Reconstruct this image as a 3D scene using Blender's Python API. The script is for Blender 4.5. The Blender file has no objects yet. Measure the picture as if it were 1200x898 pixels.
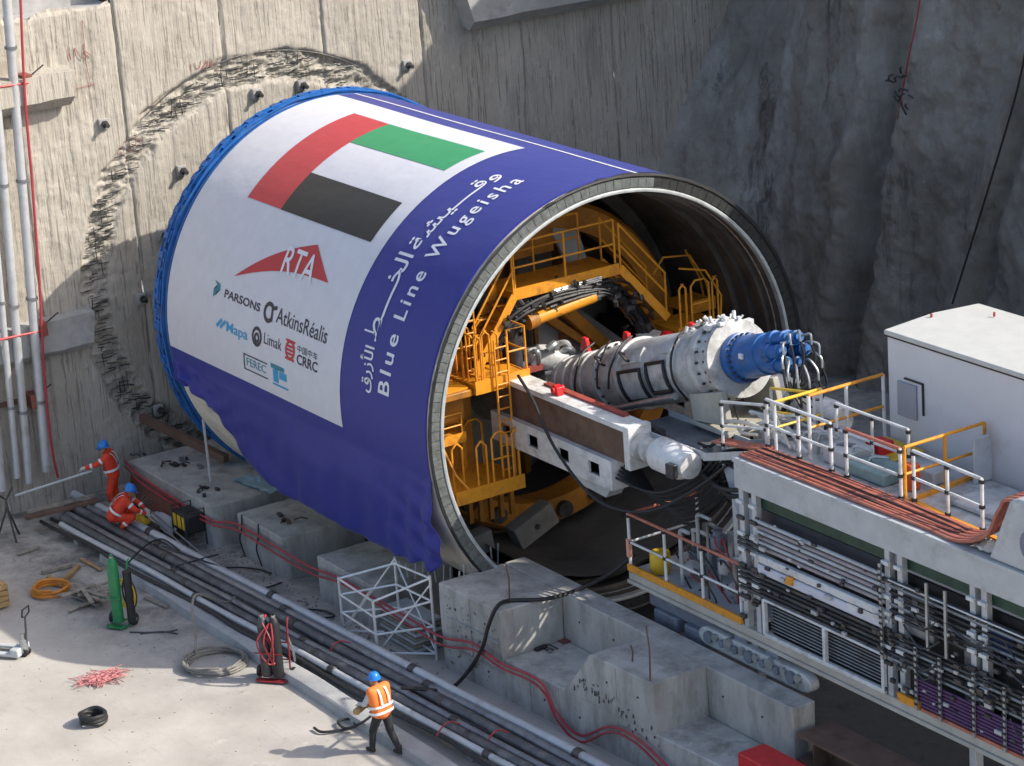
import bpy, bmesh, math, random
import numpy as np
from mathutils import Vector, Matrix
random.seed(7)
scene = bpy.context.scene
col = scene.collection

# ------------------------------------------------------------------ camera
CAM = np.array([61.902, -33.2395, 24.789])
YAW, PITCH, ROLL, FPX = 2.58691, 0.313878, -0.073141, 3316.5
def cam_basis():
    f = np.array([math.cos(YAW)*math.cos(PITCH), math.sin(YAW)*math.cos(PITCH), -math.sin(PITCH)])
    r = np.cross(f, [0, 0, 1]); r /= np.linalg.norm(r); u = np.cross(r, f)
    c, s = math.cos(ROLL), math.sin(ROLL)
    return f, c*r+s*u, c*u-s*r
_f, _r, _u = cam_basis()
cd = bpy.data.cameras.new('camera'); cam = bpy.data.objects.new('camera', cd); col.objects.link(cam)
cd.sensor_width = 36; cd.lens = FPX/1200*36; cd.clip_start = 1; cd.clip_end = 2000
cam.matrix_world = Matrix(((_r[0], _u[0], -_f[0], CAM[0]), (_r[1], _u[1], -_f[1], CAM[1]), (_r[2], _u[2], -_f[2], CAM[2]), (0, 0, 0, 1)))
scene.camera = cam
def ray(px): return _f+(px[0]-600)/FPX*_r-(px[1]-449)/FPX*_u
def onX(px, v): d = ray(px); return CAM+(v-CAM[0])/d[0]*d      # survey helpers: a sight line met with a known plane
def onY(px, v): d = ray(px); return CAM+(v-CAM[1])/d[1]*d
def onZ(px, v=0.): d = ray(px); return CAM+(v-CAM[2])/d[2]*d

# ------------------------------------------------------------------ sky, sun, exposure
SUN = Vector((0.92, 1.0, 1.06)).normalized()
w = bpy.data.worlds.new('World'); scene.world = w; w.use_nodes = True
nt = w.node_tree; bg = nt.nodes['Background']
sky = nt.nodes.new('ShaderNodeTexSky'); sky.sky_type = 'NISHITA'; sky.sun_disc = False
sky.sun_elevation = math.asin(SUN.z); sky.sun_rotation = math.atan2(SUN.x, SUN.y)
sky.dust_density = 3.0; sky.ozone_density = 1.0
nt.links.new(sky.outputs[0], bg.inputs[0]); bg.inputs[1].default_value = 0.15
sl = bpy.data.lights.new('sun', 'SUN'); sun = bpy.data.objects.new('sun', sl); col.objects.link(sun)
sl.energy = 3.5; sl.angle = math.radians(0.53); sl.color = (1, 0.93, 0.82)
sun.rotation_euler = SUN.to_track_quat('Z', 'Y').to_euler(); sun.location = (20, 20, 40)
vs = scene.view_settings
vs.view_transform = 'Standard'; vs.look = 'None'; vs.gamma = 1; vs.use_curve_mapping = False; vs.exposure = 0.62
scene.render.engine = 'CYCLES'

# ------------------------------------------------------------------ helpers
def V(*a): return np.array(a, float)
def unit(v): v = np.asarray(v, float); return v/np.linalg.norm(v)
def _lat(ix, iy, seed):
    h = (ix.astype(np.int64)*374761393+iy.astype(np.int64)*668265263+seed*1442695041) & 0xffffffff
    h = ((h ^ (h >> 13))*1274126177) & 0xffffffff
    return ((h ^ (h >> 16)) & 0xffff)/65535.0
def vnoise(x, y, seed=0):
    x = np.asarray(x, float); y = np.asarray(y, float)
    ix = np.floor(x); iy = np.floor(y); fx = x-ix; fy = y-iy
    fx = fx*fx*(3-2*fx); fy = fy*fy*(3-2*fy)
    a = _lat(ix, iy, seed); b = _lat(ix+1, iy, seed); c = _lat(ix, iy+1, seed); d = _lat(ix+1, iy+1, seed)
    return (a+(b-a)*fx)*(1-fy)+(c+(d-c)*fx)*fy-.5
def fbm(x, y, seed=0, o=4):
    s = 0; a = 1
    for k in range(o):
        s = s+a*vnoise(x, y, seed+k); x = x*2.03; y = y*2.03; a *= .5
    return s

class MB:
    """collects shapes, builds ONE mesh object"""
    def __init__(s): s.v = []; s.f = []
    def add(s, vs, fs):
        n = len(s.v); s.v.extend([tuple(map(float, p)) for p in vs]); s.f.extend([tuple(i+n for i in f) for f in fs]); return s
    def box(s, x0, y0, z0, x1, y1, z1):
        return s.add([(x0,y0,z0),(x1,y0,z0),(x1,y1,z0),(x0,y1,z0),(x0,y0,z1),(x1,y0,z1),(x1,y1,z1),(x0,y1,z1)],
                     [(0,3,2,1),(4,5,6,7),(0,1,5,4),(1,2,6,5),(2,3,7,6),(3,0,4,7)])
    def bar(s, p0, p1, w, h, up=(0, 0, 1)):
        p0 = V(*p0); p1 = V(*p1); d = unit(p1-p0); up = V(*up)
        if abs(d@up) > .99: up = V(0, 1, 0) if abs(d[1]) < .9 else V(1, 0, 0)
        a = unit(np.cross(d, up)); b = np.cross(a, d); a = a*w/2; b = b*h/2
        return s.add([p0-a-b, p0+a-b, p0+a+b, p0-a+b, p1-a-b, p1+a-b, p1+a+b, p1-a+b],
                     [(0,3,2,1),(4,5,6,7),(0,1,5,4),(1,2,6,5),(2,3,7,6),(3,0,4,7)][::1])
    def lathe(s, p, d, prof, n=16, cap=True, a0=0., a1=2*math.pi):
        """profile [(t, r)] turned about the line p + t d"""
        p = V(*p); d = unit(d); t = V(0, 0, 1) if abs(d[2]) < .9 else V(1, 0, 0)
        a = unit(np.cross(t, d)); b = np.cross(d, a)
        full = abs(a1-a0-2*math.pi) < 1e-6; m = n if full else n+1
        vs = []; fs = []
        for (tt, r) in prof:
            for k in range(m):
                th = a0+(a1-a0)*k/n; vs.append(p+d*tt+(a*math.cos(th)+b*math.sin(th))*r)
        for i in range(len(prof)-1):
            for k in range(n):
                k2 = (k+1) % m; fs.append((i*m+k, i*m+k2, (i+1)*m+k2, (i+1)*m+k))
        if cap and full:
            fs.append(tuple(range(m))[::-1]); fs.append(tuple(range((len(prof)-1)*m, len(prof)*m)))
        return s.add(vs, fs)
    def cyl(s, p0, p1, r0, r1=None, n=12):
        p0 = V(*p0); p1 = V(*p1); L = np.linalg.norm(p1-p0)
        return s.lathe(p0, p1-p0, [(0, r0), (L, r0 if r1 is None else r1)], n)
    def tube(s, pts, r, n=8, sm=0, closed=False):
        P = np.array(pts, float)
        if sm: P = catmull(P, sm, closed)
        N = len(P); vs = []; fs = []; a = None
        for i in range(N):
            t = P[(i+1) % N if closed else min(i+1, N-1)]-P[(i-1) % N if closed else max(i-1, 0)]
            t = t/max(np.linalg.norm(t), 1e-9)
            if a is None:
                u = V(0, 0, 1) if abs(t[2]) < .9 else V(1, 0, 0); a = unit(np.cross(t, u))
            a = a-t*(a@t); a = a/max(np.linalg.norm(a), 1e-9); b = np.cross(t, a)
            for k in range(n):
                th = 2*math.pi*k/n; vs.append(P[i]+(a*math.cos(th)+b*math.sin(th))*r)
        for i in range(N if closed else N-1):
            j = (i+1) % N
            for k in range(n): fs.append((i*n+k, i*n+(k+1) % n, j*n+(k+1) % n, j*n+k))
        if not closed: fs.append(tuple(range(n))[::-1]); fs.append(tuple(range((N-1)*n, N*n)))
        return s.add(vs, fs)
    def prism(s, poly, axis, t0, t1):
        """polygon in the two other axes pushed along axis"""
        n = len(poly)
        def mk(p, t):
            return {0: (t, p[0], p[1]), 1: (p[0], t, p[1]), 2: (p[0], p[1], t)}[axis]
        vs = [mk(p, t0) for p in poly]+[mk(p, t1) for p in poly]
        fs = [tuple(range(n))[::-1], tuple(range(n, 2*n))]+[(i, (i+1) % n, n+(i+1) % n, n+i) for i in range(n)]
        return s.add(vs, fs)
    def grid(s, A):
        """A[i][j] points"""
        A = np.asarray(A, float); a, b = A.shape[:2]
        i, j = np.meshgrid(np.arange(a-1), np.arange(b-1), indexing='ij'); q = (i*b+j).ravel()
        return s.add(A.reshape(-1, 3), np.stack([q, q+1, q+b+1, q+b], 1).tolist())
    def build(s, name, m, parent=None, smooth=True, bev=0., ang=40):
        o = V(*parent.matrix_world.translation) if parent is not None else V(0, 0, 0)
        if parent is not None:
            o = V(0, 0, 0); p = parent
            while p is not None: o = o+V(*p.location); p = p.parent
        me = bpy.data.meshes.new(name)
        vv = np.array(s.v)-o
        me.from_pydata(vv.tolist(), [], s.f); me.validate()
        bm = bmesh.new(); bm.from_mesh(me); bmesh.ops.recalc_face_normals(bm, faces=bm.faces); bm.to_mesh(me); bm.free()
        if smooth:
            me.polygons.foreach_set('use_smooth', [True]*len(me.polygons)); me.set_sharp_from_angle(angle=math.radians(ang))
        me.materials.append(m)
        ob = bpy.data.objects.new(name, me); col.objects.link(ob)
        if parent is not None: ob.parent = parent
        if bev > 0:
            b = ob.modifiers.new('bevel', 'BEVEL'); b.width = bev; b.segments = 2; b.limit_method = 'ANGLE'; b.angle_limit = math.radians(35)
        return ob
def catmull(P, k, closed=False):
    P = np.asarray(P, float); N = len(P); out = []
    for i in range(N if closed else N-1):
        if closed: a, b, c, d = P[(i-1) % N], P[i], P[(i+1) % N], P[(i+2) % N]
        else: a, b, c, d = P[max(i-1, 0)], P[i], P[i+1], P[min(i+2, N-1)]
        for j in range(k):
            t = j/k; out.append(.5*((2*b)+(c-a)*t+(2*a-5*b+4*c-d)*t*t+(-a+3*b-3*c+d)*t**3))
    if not closed: out.append(P[-1])
    return np.array(out)
def tag(o, label=None, cat=None, group=None, kind=None):
    if label: o['label'] = label
    if cat: o['category'] = cat
    if group: o['group'] = group
    if kind: o['kind'] = kind
    return o
def thing(name, label, cat, loc=(0, 0, 0), group=None):
    o = bpy.data.objects.new(name, None); col.objects.link(o); o.location = [float(c) for c in loc]; o.empty_display_size = .2
    return tag(o, label, cat, group)
def copy_tree(o, parent=None):
    c = o.copy(); col.objects.link(c); c.parent = parent
    for ch in list(o.children): copy_tree(ch, c)
    return c

# ------------------------------------------------------------------ materials
MATS = {}
def mat(name, c, rough=.6, metal=0., var=.25, scale=3., bump=0., bscale=40., dirt=None, damt=.5, dscale=1.5, stretch=(1, 1, 1), spec=.5, sheen=0., grime=0.):
    if name in MATS: return MATS[name]
    m = bpy.data.materials.new(name); m.use_nodes = True; n = m.node_tree.nodes; l = m.node_tree.links
    b = n['Principled BSDF']; b.inputs['Roughness'].default_value = rough; b.inputs['Metallic'].default_value = metal
    b.inputs['Specular IOR Level'].default_value = spec
    if sheen: b.inputs['Sheen Weight'].default_value = sheen
    g = n.new('ShaderNodeNewGeometry'); mp = n.new('ShaderNodeMapping'); mp.inputs['Scale'].default_value = stretch
    l.new(g.outputs['Position'], mp.inputs['Vector'])
    def noise(sc, det=6, ro=.6):
        t = n.new('ShaderNodeTexNoise'); t.inputs['Scale'].default_value = sc; t.inputs['Detail'].default_value = det; t.inputs['Roughness'].default_value = ro
        l.new(mp.outputs[0], t.inputs['Vector']); return t.outputs['Fac']
    def ramp(f, p0, p1, c0=(0, 0, 0, 1), c1=(1, 1, 1, 1)):
        r = n.new('ShaderNodeValToRGB'); r.color_ramp.elements[0].position = p0; r.color_ramp.elements[1].position = p1
        r.color_ramp.elements[0].color = c0; r.color_ramp.elements[1].color = c1; l.new(f, r.inputs[0]); return r.outputs[0]
    def mix(f, a, bb, mode='MIX'):
        x = n.new('ShaderNodeMix'); x.data_type = 'RGBA'; x.blend_type = mode
        if isinstance(f, float): x.inputs[0].default_value = f
        else: l.new(f, x.inputs[0])
        for i, q in ((6, a), (7, bb)):
            if isinstance(q, tuple): x.inputs[i].default_value = q
            else: l.new(q, x.inputs[i])
        return x.outputs[2]
    c = tuple(c)+(1,)
    lo = tuple(min(1, k*(1-var)) for k in c[:3])+(1,); hi = tuple(min(1, k*(1+var)) for k in c[:3])+(1,)
    cc = ramp(noise(scale), .3, .7, lo, hi)
    if dirt:
        cc = mix(ramp(noise(dscale, 10, .7), .62-.3*damt, .78-.1*damt), cc, tuple(dirt)+(1,))
    if grime:
        cc = mix(ramp(noise(scale*7, 8, .75), .55, .8), cc, tuple(k*(1-grime) for k in c[:3])+(1,))
    l.new(cc, b.inputs['Base Color'])
    if bump:
        bp = n.new('ShaderNodeBump'); bp.inputs['Strength'].default_value = bump; bp.inputs['Distance'].default_value = .02
        l.new(noise(bscale, 8, .65), bp.inputs['Height']); l.new(bp.outputs[0], b.inputs['Normal'])
    rr = ramp(noise(scale*2.7), .25, .75, (max(.05, rough-.12),)*3+(1,), (min(1, rough+.12),)*3+(1,)); l.new(rr, b.inputs['Roughness'])
    MATS[name] = m; m['_b'] = 1
    return m
CONC = mat('concrete', (.36, .36, .355), .85, var=.22, scale=1.1, bump=.35, bscale=16, dirt=(.2, .195, .185), damt=.3, dscale=.9, grime=.35)
CONCV = mat('cast_concrete', (.41, .4, .375), .85, var=.22, scale=1.6, bump=.5, bscale=18, dirt=(.19, .18, .16), damt=.5, dscale=1.7, stretch=(1, 1, .35), grime=.55)
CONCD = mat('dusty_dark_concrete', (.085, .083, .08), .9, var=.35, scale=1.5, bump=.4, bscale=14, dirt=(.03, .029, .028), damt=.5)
STEEL = mat('galvanised_steel', (.42, .44, .45), .42, .75, var=.2, scale=5, grime=.3)
DARKSTEEL = mat('dark_steel', (.07, .07, .075), .5, .5, var=.4, scale=5, dirt=(.16, .13, .1), damt=.35)
BLACK = mat('black_rubber', (.018, .018, .02), .55, var=.3, scale=6)
PIPE = mat('grey_pipe', (.24, .25, .265), .42, .5, var=.22, scale=3, dirt=(.12, .11, .1), damt=.35, dscale=2)
PIPEL = mat('pale_pipe', (.5, .52, .54), .45, .25, var=.12, scale=3, dirt=(.3, .28, .25), damt=.35)
WHITEP = mat('white_paint', (.68, .69, .69), .48, var=.12, scale=3, dirt=(.33, .31, .27), damt=.45, dscale=2.4, grime=.4)
GREYP = mat('grey_paint', (.47, .49, .5), .5, var=.1, scale=2.5, dirt=(.28, .27, .25), damt=.3, grime=.25)
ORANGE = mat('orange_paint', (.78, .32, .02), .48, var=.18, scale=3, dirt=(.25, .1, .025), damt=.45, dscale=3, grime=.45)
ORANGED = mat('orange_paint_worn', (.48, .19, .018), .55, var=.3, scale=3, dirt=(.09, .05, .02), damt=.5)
RED = mat('red_paint', (.6, .02, .025), .4, var=.15, scale=5)
REDHOSE = mat('red_hose', (.36, .035, .05), .5, var=.2, scale=4, dirt=(.22, .05, .05), damt=.3)
BLUEP = mat('blue_paint', (.012, .11, .36), .42, var=.25, scale=4, dirt=(.04, .07, .12), damt=.35, dscale=3, grime=.4)
BROWN = mat('rusty_steel', (.17, .105, .075), .8, .2, var=.35, scale=3, dirt=(.09, .06, .05), damt=.5, bump=.2)
WOOD = mat('timber', (.34, .22, .1), .8, var=.3, scale=4, stretch=(1, 1, 4), bump=.2)
WOODG = mat('weathered_timber', (.26, .23, .19), .85, var=.35, scale=5, bump=.2)
GREENP = mat('green_paint', (.02, .2, .07), .4, var=.2, scale=5)
YELLOW = mat('yellow_paint', (.7, .45, .03), .45, var=.15, scale=5)
CREAM = mat('cream_paint', (.7, .66, .57), .6, var=.12, scale=2, dirt=(.35, .3, .22), damt=.3)
PURPLE = mat('purple_cable', (.085, .03, .1), .5, var=.2, scale=5)
SALMON = mat('orange_cable_sheath', (.46, .15, .095), .6, var=.25, scale=5, dirt=(.3, .2, .16), damt=.35)
CREAMB = mat('pale_cloth', (.75, .7, .6), .8, var=.1, scale=4)
def railing(parent, base, h, mtop, mpost, r=.028, mid=(.5,), posts=None, rise=None, clamp=None):
    """guard rail over a base polyline: rails and posts are parts of `parent`"""
    B = [V(*b) for b in base]; up = V(0, 0, h)
    MB().tube([b+up for b in B], r, 8).build('top_rail', mtop, parent)
    for mfrac in mid: MB().tube([b+up*mfrac for b in B], r*.85, 6).build('mid_rail', mpost if clamp else mtop, parent)
    if posts is None: posts = []
    pts = list(B)
    for i in range(len(B)-1):
        L = np.linalg.norm(B[i+1]-B[i]); k = max(1, int(round(L/1.2)))
        for j in range(1, k): pts.append(B[i]+(B[i+1]-B[i])*j/k)
    for p in pts:
        po = MB().cyl(p, p+up, r, n=8).build('post', mpost, parent)
        if clamp is not None and po.parent.parent is None:
            for z in (.1, .5*h, h-.05): MB().cyl(p+V(0, 0, z-.03), p+V(0, 0, z+.03), r*1.7, n=8).build('clamp', clamp, po)
# ------------------------------------------------------------------ ground
def slab_material():
    m = bpy.data.materials.new('slab_concrete'); m.use_nodes = True; n = m.node_tree.nodes; l = m.node_tree.links; b = n['Principled BSDF']
    b.inputs['Roughness'].default_value = .88; b.inputs['Specular IOR Level'].default_value = .3
    g = n.new('ShaderNodeNewGeometry')
    def noise(sc, det=8, ro=.6, st=(1, 1, 1)):
        mp = n.new('ShaderNodeMapping'); mp.inputs['Scale'].default_value = st; l.new(g.outputs['Position'], mp.inputs[0])
        t = n.new('ShaderNodeTexNoise'); t.inputs['Scale'].default_value = sc; t.inputs['Detail'].default_value = det; t.inputs['Roughness'].default_value = ro
        l.new(mp.outputs[0], t.inputs['Vector']); return t.outputs['Fac']
    def ramp(f, p0, p1, c0, c1):
        r = n.new('ShaderNodeValToRGB'); e = r.color_ramp.elements; e[0].position = p0; e[1].position = p1; e[0].color = c0; e[1].color = c1; l.new(f, r.inputs[0]); return r.outputs[0]
    def mix(f, a, c, mode='MIX'):
        x = n.new('ShaderNodeMix'); x.data_type = 'RGBA'; x.blend_type = mode
        l.new(f, x.inputs[0])
        for i, q in ((6, a), (7, c)):
            if isinstance(q, tuple): x.inputs[i].default_value = q
            else: l.new(q, x.inputs[i])
        return x.outputs[2]
    W = (1, 1, 1, 1); K = (0, 0, 0, 1)
    c = ramp(noise(.55), .3, .7, (.36, .335, .3, 1), (.5, .47, .425, 1))
    c = mix(ramp(noise(2.6, 10, .7), .58, .72, K, (.65, .65, .65, 1)), c, (.28, .26, .235, 1))          # dusty patches
    c = mix(ramp(noise(1.1, 12, .8, (1, .45, 1)), .6, .66, K, (.75, .75, .75, 1)), c, (.19, .18, .17, 1))     # spills
    c = mix(ramp(noise(12, 8, .8), .62, .67, K, (.7, .7, .7, 1)), c, (.16, .155, .15, 1))                     # small drips
    c = mix(ramp(noise(3.5, 8, .7, (.25, 2.2, 1)), .6, .7, K, (.45, .45, .45, 1)), c, (.25, .235, .21, 1))      # dragged marks
    c = mix(ramp(noise(.8, 12, .8), .6, .64, K, (.5, .5, .5, 1)), c, (.6, .575, .53, 1))                     # dried grout
    # grubby working strip beside the pipe run
    sx = n.new('ShaderNodeSeparateXYZ'); l.new(g.outputs['Position'], sx.inputs[0])
    d = n.new('ShaderNodeMapRange'); d.inputs[1].default_value = -11.2; d.inputs[2].default_value = -8.6; l.new(sx.outputs[1], d.inputs[0])
    e = n.new('ShaderNodeMapRange'); e.inputs[1].default_value = 12.; e.inputs[2].default_value = 3.; l.new(sx.outputs[0], e.inputs[0])
    mm = n.new('ShaderNodeMath'); mm.operation = 'MULTIPLY'; l.new(d.outputs[0], mm.inputs[0]); l.new(e.outputs[0], mm.inputs[1])
    m2 = n.new('ShaderNodeMath'); m2.operation = 'MULTIPLY'; l.new(mm.outputs[0], m2.inputs[0]); l.new(ramp(noise(.9, 12, .75), .4, .58, K, W), m2.inputs[1])
    c = mix(m2.outputs[0], c, (.15, .145, .135, 1))
    l.new(c, b.inputs['Base Color'])
    bp = n.new('ShaderNodeBump'); bp.inputs['Strength'].default_value = .3; bp.inputs['Distance'].default_value = .03; l.new(noise(7, 10, .7), bp.inputs['Height']); l.new(bp.outputs[0], b.inputs['Normal'])
    return m
SLAB = slab_material()
mb = MB()
for (x0, y0, x1, y1) in ((-60, -160, 160, -2.9), (-60, 2.9, 160, 160), (-60, -2.9, -3.3, 2.9)):
    mb.add([(x0, y0, 0), (x1, y0, 0), (x1, y1, 0), (x0, y1, 0)], [(0, 1, 2, 3)])
g = mb.build('ground', SLAB, smooth=False); tag(g, kind='structure')
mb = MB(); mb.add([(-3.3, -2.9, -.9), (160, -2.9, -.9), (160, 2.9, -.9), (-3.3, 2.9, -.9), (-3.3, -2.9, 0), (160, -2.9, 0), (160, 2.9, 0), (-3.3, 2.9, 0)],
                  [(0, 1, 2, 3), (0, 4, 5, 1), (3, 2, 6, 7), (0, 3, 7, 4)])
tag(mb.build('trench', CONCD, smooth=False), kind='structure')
kb = MB(); 
xs = np.linspace(1.5, 34, 160); prof = [(-8.02, 0), (-7.99, .2), (-7.95, .225), (-7.6, .23), (-7.56, .2), (-7.55, 0)]
kb.grid([[(x, yy+.012*math.sin(x*1.7)+.01*float(vnoise(x*3, k, 5)), zz+(.012*float(vnoise(x*2.2, k*3, 9)) if zz else 0)) for k, (yy, zz) in enumerate(prof)] for x in xs])
tag(kb.build('kerb', CONC, ang=30), kind='structure')

# ------------------------------------------------------------------ headwall (bored-pile wall, x = -3.2) with the tunnel eye
WX = -3.2
def wall_material():
    m = bpy.data.materials.new('headwall_concrete'); m.use_nodes = True; n = m.node_tree.nodes; l = m.node_tree.links; b = n['Principled BSDF']
    b.inputs['Roughness'].default_value = .92; b.inputs['Specular IOR Level'].default_value = .2
    g = n.new('ShaderNodeNewGeometry')
    def noise(sc, det=8, ro=.6, st=(1, 1, 1)):
        mp = n.new('ShaderNodeMapping'); mp.inputs['Scale'].default_value = st; l.new(g.outputs['Position'], mp.inputs[0])
        t = n.new('ShaderNodeTexNoise'); t.inputs['Scale'].default_value = sc; t.inputs['Detail'].default_value = det; t.inputs['Roughness'].default_value = ro
        l.new(mp.outputs[0], t.inputs['Vector']); return t.outputs['Fac']
    def ramp(f, p0, p1, c0, c1):
        r = n.new('ShaderNodeValToRGB'); e = r.color_ramp.elements; e[0].position = p0; e[1].position = p1; e[0].color = c0; e[1].color = c1; l.new(f, r.inputs[0]); return r.outputs[0]
    def mix(f, a, c):
        x = n.new('ShaderNodeMix'); x.data_type = 'RGBA'; l.new(f, x.inputs[0])
        for i, q in ((6, a), (7, c)):
            if isinstance(q, tuple): x.inputs[i].default_value = q
            else: l.new(q, x.inputs[i])
        return x.outputs[2]
    K = (0, 0, 0, 1)
    c = ramp(noise(.6, 10, .65), .3, .7, (.375, .345, .295, 1), (.49, .455, .4, 1))
    c = mix(ramp(noise(1.7, 12, .75, (1, 1, .3)), .5, .64, K, (.55,)*3+(1,)), c, (.29, .27, .235, 1))
    c = mix(ramp(noise(16, 3, .5, (1, 1, .035)), .58, .62, K, (.7,)*3+(1,)), c, (.2, .185, .16, 1))     # soil left in the score marks
    c = mix(ramp(noise(34, 3, .5, (1, 1, .05)), .6, .64, K, (.6,)*3+(1,)), c, (.56, .53, .47, 1))
    c = mix(ramp(noise(7, 12, .85), .6, .66, K, (.75,)*3+(1,)), c, (.2, .18, .15, 1))
    c = mix(ramp(noise(3.1, 12, .8), .62, .67, K, (.6,)*3+(1,)), c, (.57, .54, .49, 1))
    c = mix(ramp(noise(.9, 8, .7, (1, 1, .09)), .6, .7, K, (.5,)*3+(1,)), c, (.2, .19, .175, 1))            # water runs
    l.new(c, b.inputs['Base Color'])
    def madd(p, q, k):
        x = n.new('ShaderNodeMath'); x.operation = 'MULTIPLY_ADD'; l.new(p, x.inputs[0]); x.inputs[1].default_value = k; l.new(q, x.inputs[2]); return x.outputs[0]
    h = madd(noise(20, 4, .6, (1, 1, .045)), noise(9, 12, .8), .9)
    bp = n.new('ShaderNodeBump'); bp.inputs['Strength'].default_value = .9; bp.inputs['Distance'].default_value = .026; l.new(h, bp.inputs['Height']); l.new(bp.outputs[0], b.inputs['Normal'])
    return m
WALLM = wall_material()
hw = thing('headwall', 'tall rough concrete pile wall with circular tunnel eye behind the shield', 'wall', (WX, 0, 0))
joints = [-15, -12.2, -9.4, -6.75, -3.88, -0.92, 2.05, 5.05, 8.28, 11.3, 16.2]
def wall_rel(y, z, y0, y1):
    lw = fbm(y*1.1, z*.35, 3, 4)
    stripe = vnoise((y+.05*fbm(y*.4, z*.4, 8, 2))*13., z*.22, 4)*(.4+1.2*np.clip(fbm(y*.8, z*.25, 12, 3)+.4, 0, 1))
    up = np.clip((z-3.5)/3+.5*np.clip((y-2)/4, 0, 1), .15, 1)
    d = .03*lw+.026*stripe*up+(.01+.018*np.clip(.6-fbm(y*.35, z*.4, 90, 2), 0, 1))*fbm(y*6, z*5, 21, 4)+.012*vnoise(y*19, z*15, 33)
    e = np.minimum(y-y0, y1-y)+.05*fbm(z*1.4, z*0+y0, 91, 4)
    d = d-.11*np.exp(-(e/.03)**2)
    r = np.hypot(y+.0, z-5); th = np.arctan2(z-5, y)
    r = r+.16*fbm(th*9, r*.5, 40, 4)
    band = 1/(1+np.exp(-(r-4.86)/.02))*1/(1+np.exp(-(5.68-r)/.02))
    rough = .12*fbm(y*4.5, z*11, 50, 4)+.09*vnoise(y*1.6, z*9, 51)+.05*vnoise(y*15, z*17, 52)
    plug = 1/(1+np.exp((r-4.86)/.03))
    return d*(1-.5*band)+band*(-.13+rough)+plug*(-.03)
RES = .045
for k in range(len(joints)-1):
    y0, y1 = joints[k], joints[k+1]; zt = 12.62 if y1 < -3 else 15.5
    ny = int((y1-y0)/RES)+1; nz = int((zt+1.)/RES)+1
    yy, zz = np.meshgrid(np.linspace(y0, y1, ny), np.linspace(-1., zt, nz), indexing='ij')
    if zt < 13: zz = np.where(zz > 12, zz+(zz-12)/.62*.16*fbm(yy*1.6, zz*0, 61, 3), zz)
    xx = WX+wall_rel(yy, zz, y0, y1)
    if zt < 13: xx = np.where(zz > zt-.05, xx-.1, xx)
    MB().grid(np.stack([xx, yy, zz], 2)).build('concrete_panel', WALLM, hw, ang=180)
# set-back capping wall above the left panels
yy, zz = np.meshgrid(np.linspace(-15, -3.9, 60), np.linspace(12.2, 15.5, 20), indexing='ij')
MB().grid(np.stack([WX-.75+.05*fbm(yy*2, zz*2, 71), yy, zz], 2)).build('capping_beam', CONC, hw)
MB().box(WX-.75, -15, 12.3, WX-.12, -3.9, 12.56).build('ledge', CONC, hw)
# exposed reinforcement in the tunnel eye
rb = MB(); rnd = random.Random(3)
for k in range(330):
    a = math.radians(60+rnd.random()*172); r0 = 4.98+rnd.random()*.55; L = .1+rnd.random()*.3
    y = r0*math.cos(a)+L*.5; z = 5+r0*math.sin(a); dy = rnd.uniform(-.03, .03); x0 = WX-.1+rnd.random()*.07
    rb.tube([(x0, y, z), (x0+rnd.uniform(-.02, .03), y-L*.6, z+dy), (x0+rnd.uniform(-.03, .02), y-L, z+dy*1.6)], .009+rnd.random()*.006, 5)
for k in range(26):
    a = math.radians(70+rnd.random()*160); r0 = 5.+rnd.random()*.5; L = .2+rnd.random()*.35
    y = r0*math.cos(a); z = 5+r0*math.sin(a); rb.tube([(WX-.08+rnd.random()*.05, y, z+L/2), (WX-.08+rnd.random()*.05, y+rnd.uniform(-.04, .04), z-L/2)], .012, 5)
tag(rb.build('reinforcement', DARKSTEEL, hw), kind='stuff')
ar = MB()
for rr in (5.66,):
    pts = [(WX-.02+.03*float(vnoise(t*9, rr, 5)), rr*math.cos(t)+.05*float(vnoise(t*6, rr, 7)), 5+rr*math.sin(t)+.05*float(vnoise(t*6, rr, 8))) for t in np.linspace(.95, 2.2, 60)]
    ar.tube(pts, .014, 6)
ar.build('eye_edge_bar', DARKSTEEL, hw)
# anchor plates
for (y, z) in ((-4.52, 9.6), (-2.48, 7.99), (-3.21, 6.42), (-.1, 9.6), (1.25, 9.59), (4.49, 9.58), (-4.02, 4.87), (-3.89, 1.79)):
    o = MB().box(WX-.05, y-.13, z-.14, WX+.09, y+.13, z+.14).build('anchor_plate', CONC, hw, bev=.02)
    mb = MB(); mb.cyl((WX+.08, y+.02, z), (WX+.3, y+.02, z-.02), .055, n=10); mb.cyl((WX+.09, y+.02, z), (WX+.16, y+.02, z), .095, n=6); mb.build('anchor_stud', DARKSTEEL, o)
# corbels
def corbel(y0, y1, z0, z1, dep, ch, m=CONC, tl=0):
    mb = MB(); pr = [(WX-.3, z0+ch*.6), (WX+dep*.45, z0), (WX+dep, z0+ch), (WX+dep*.97, z1), (WX-.3, z1+.1)]
    n = len(pr); ys = np.linspace(y0, y1, 12)
    A = [[(px+.03*float(vnoise(y*2, i, 3)), y+tl*(pz-z0), pz+.04*float(vnoise(y*2, i+9, 3))) for i, (px, pz) in enumerate(pr+[pr[0]])] for y in ys]
    mb.grid(A); mb.add([A[0][i] for i in range(n)], [tuple(range(n))]); mb.add([A[-1][i] for i in range(n)], [tuple(range(n))])
    mb.build('corbel', m, hw, ang=30)
corbel(-9., -5.42, 10.3, 11.2, .55, .25, WALLM, .1)
corbel(-9., -5.6, 3.95, 4.9, .3, .15, CONC, .15)
corbel(6.35, 12.3, 10.25, 13.2, .75, .3, CONC, -.25)
MB().box(WX+.5, 8.05, 11.15, WX+.85, 8.5, 11.3).build('bracket', BROWN, hw)
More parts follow.
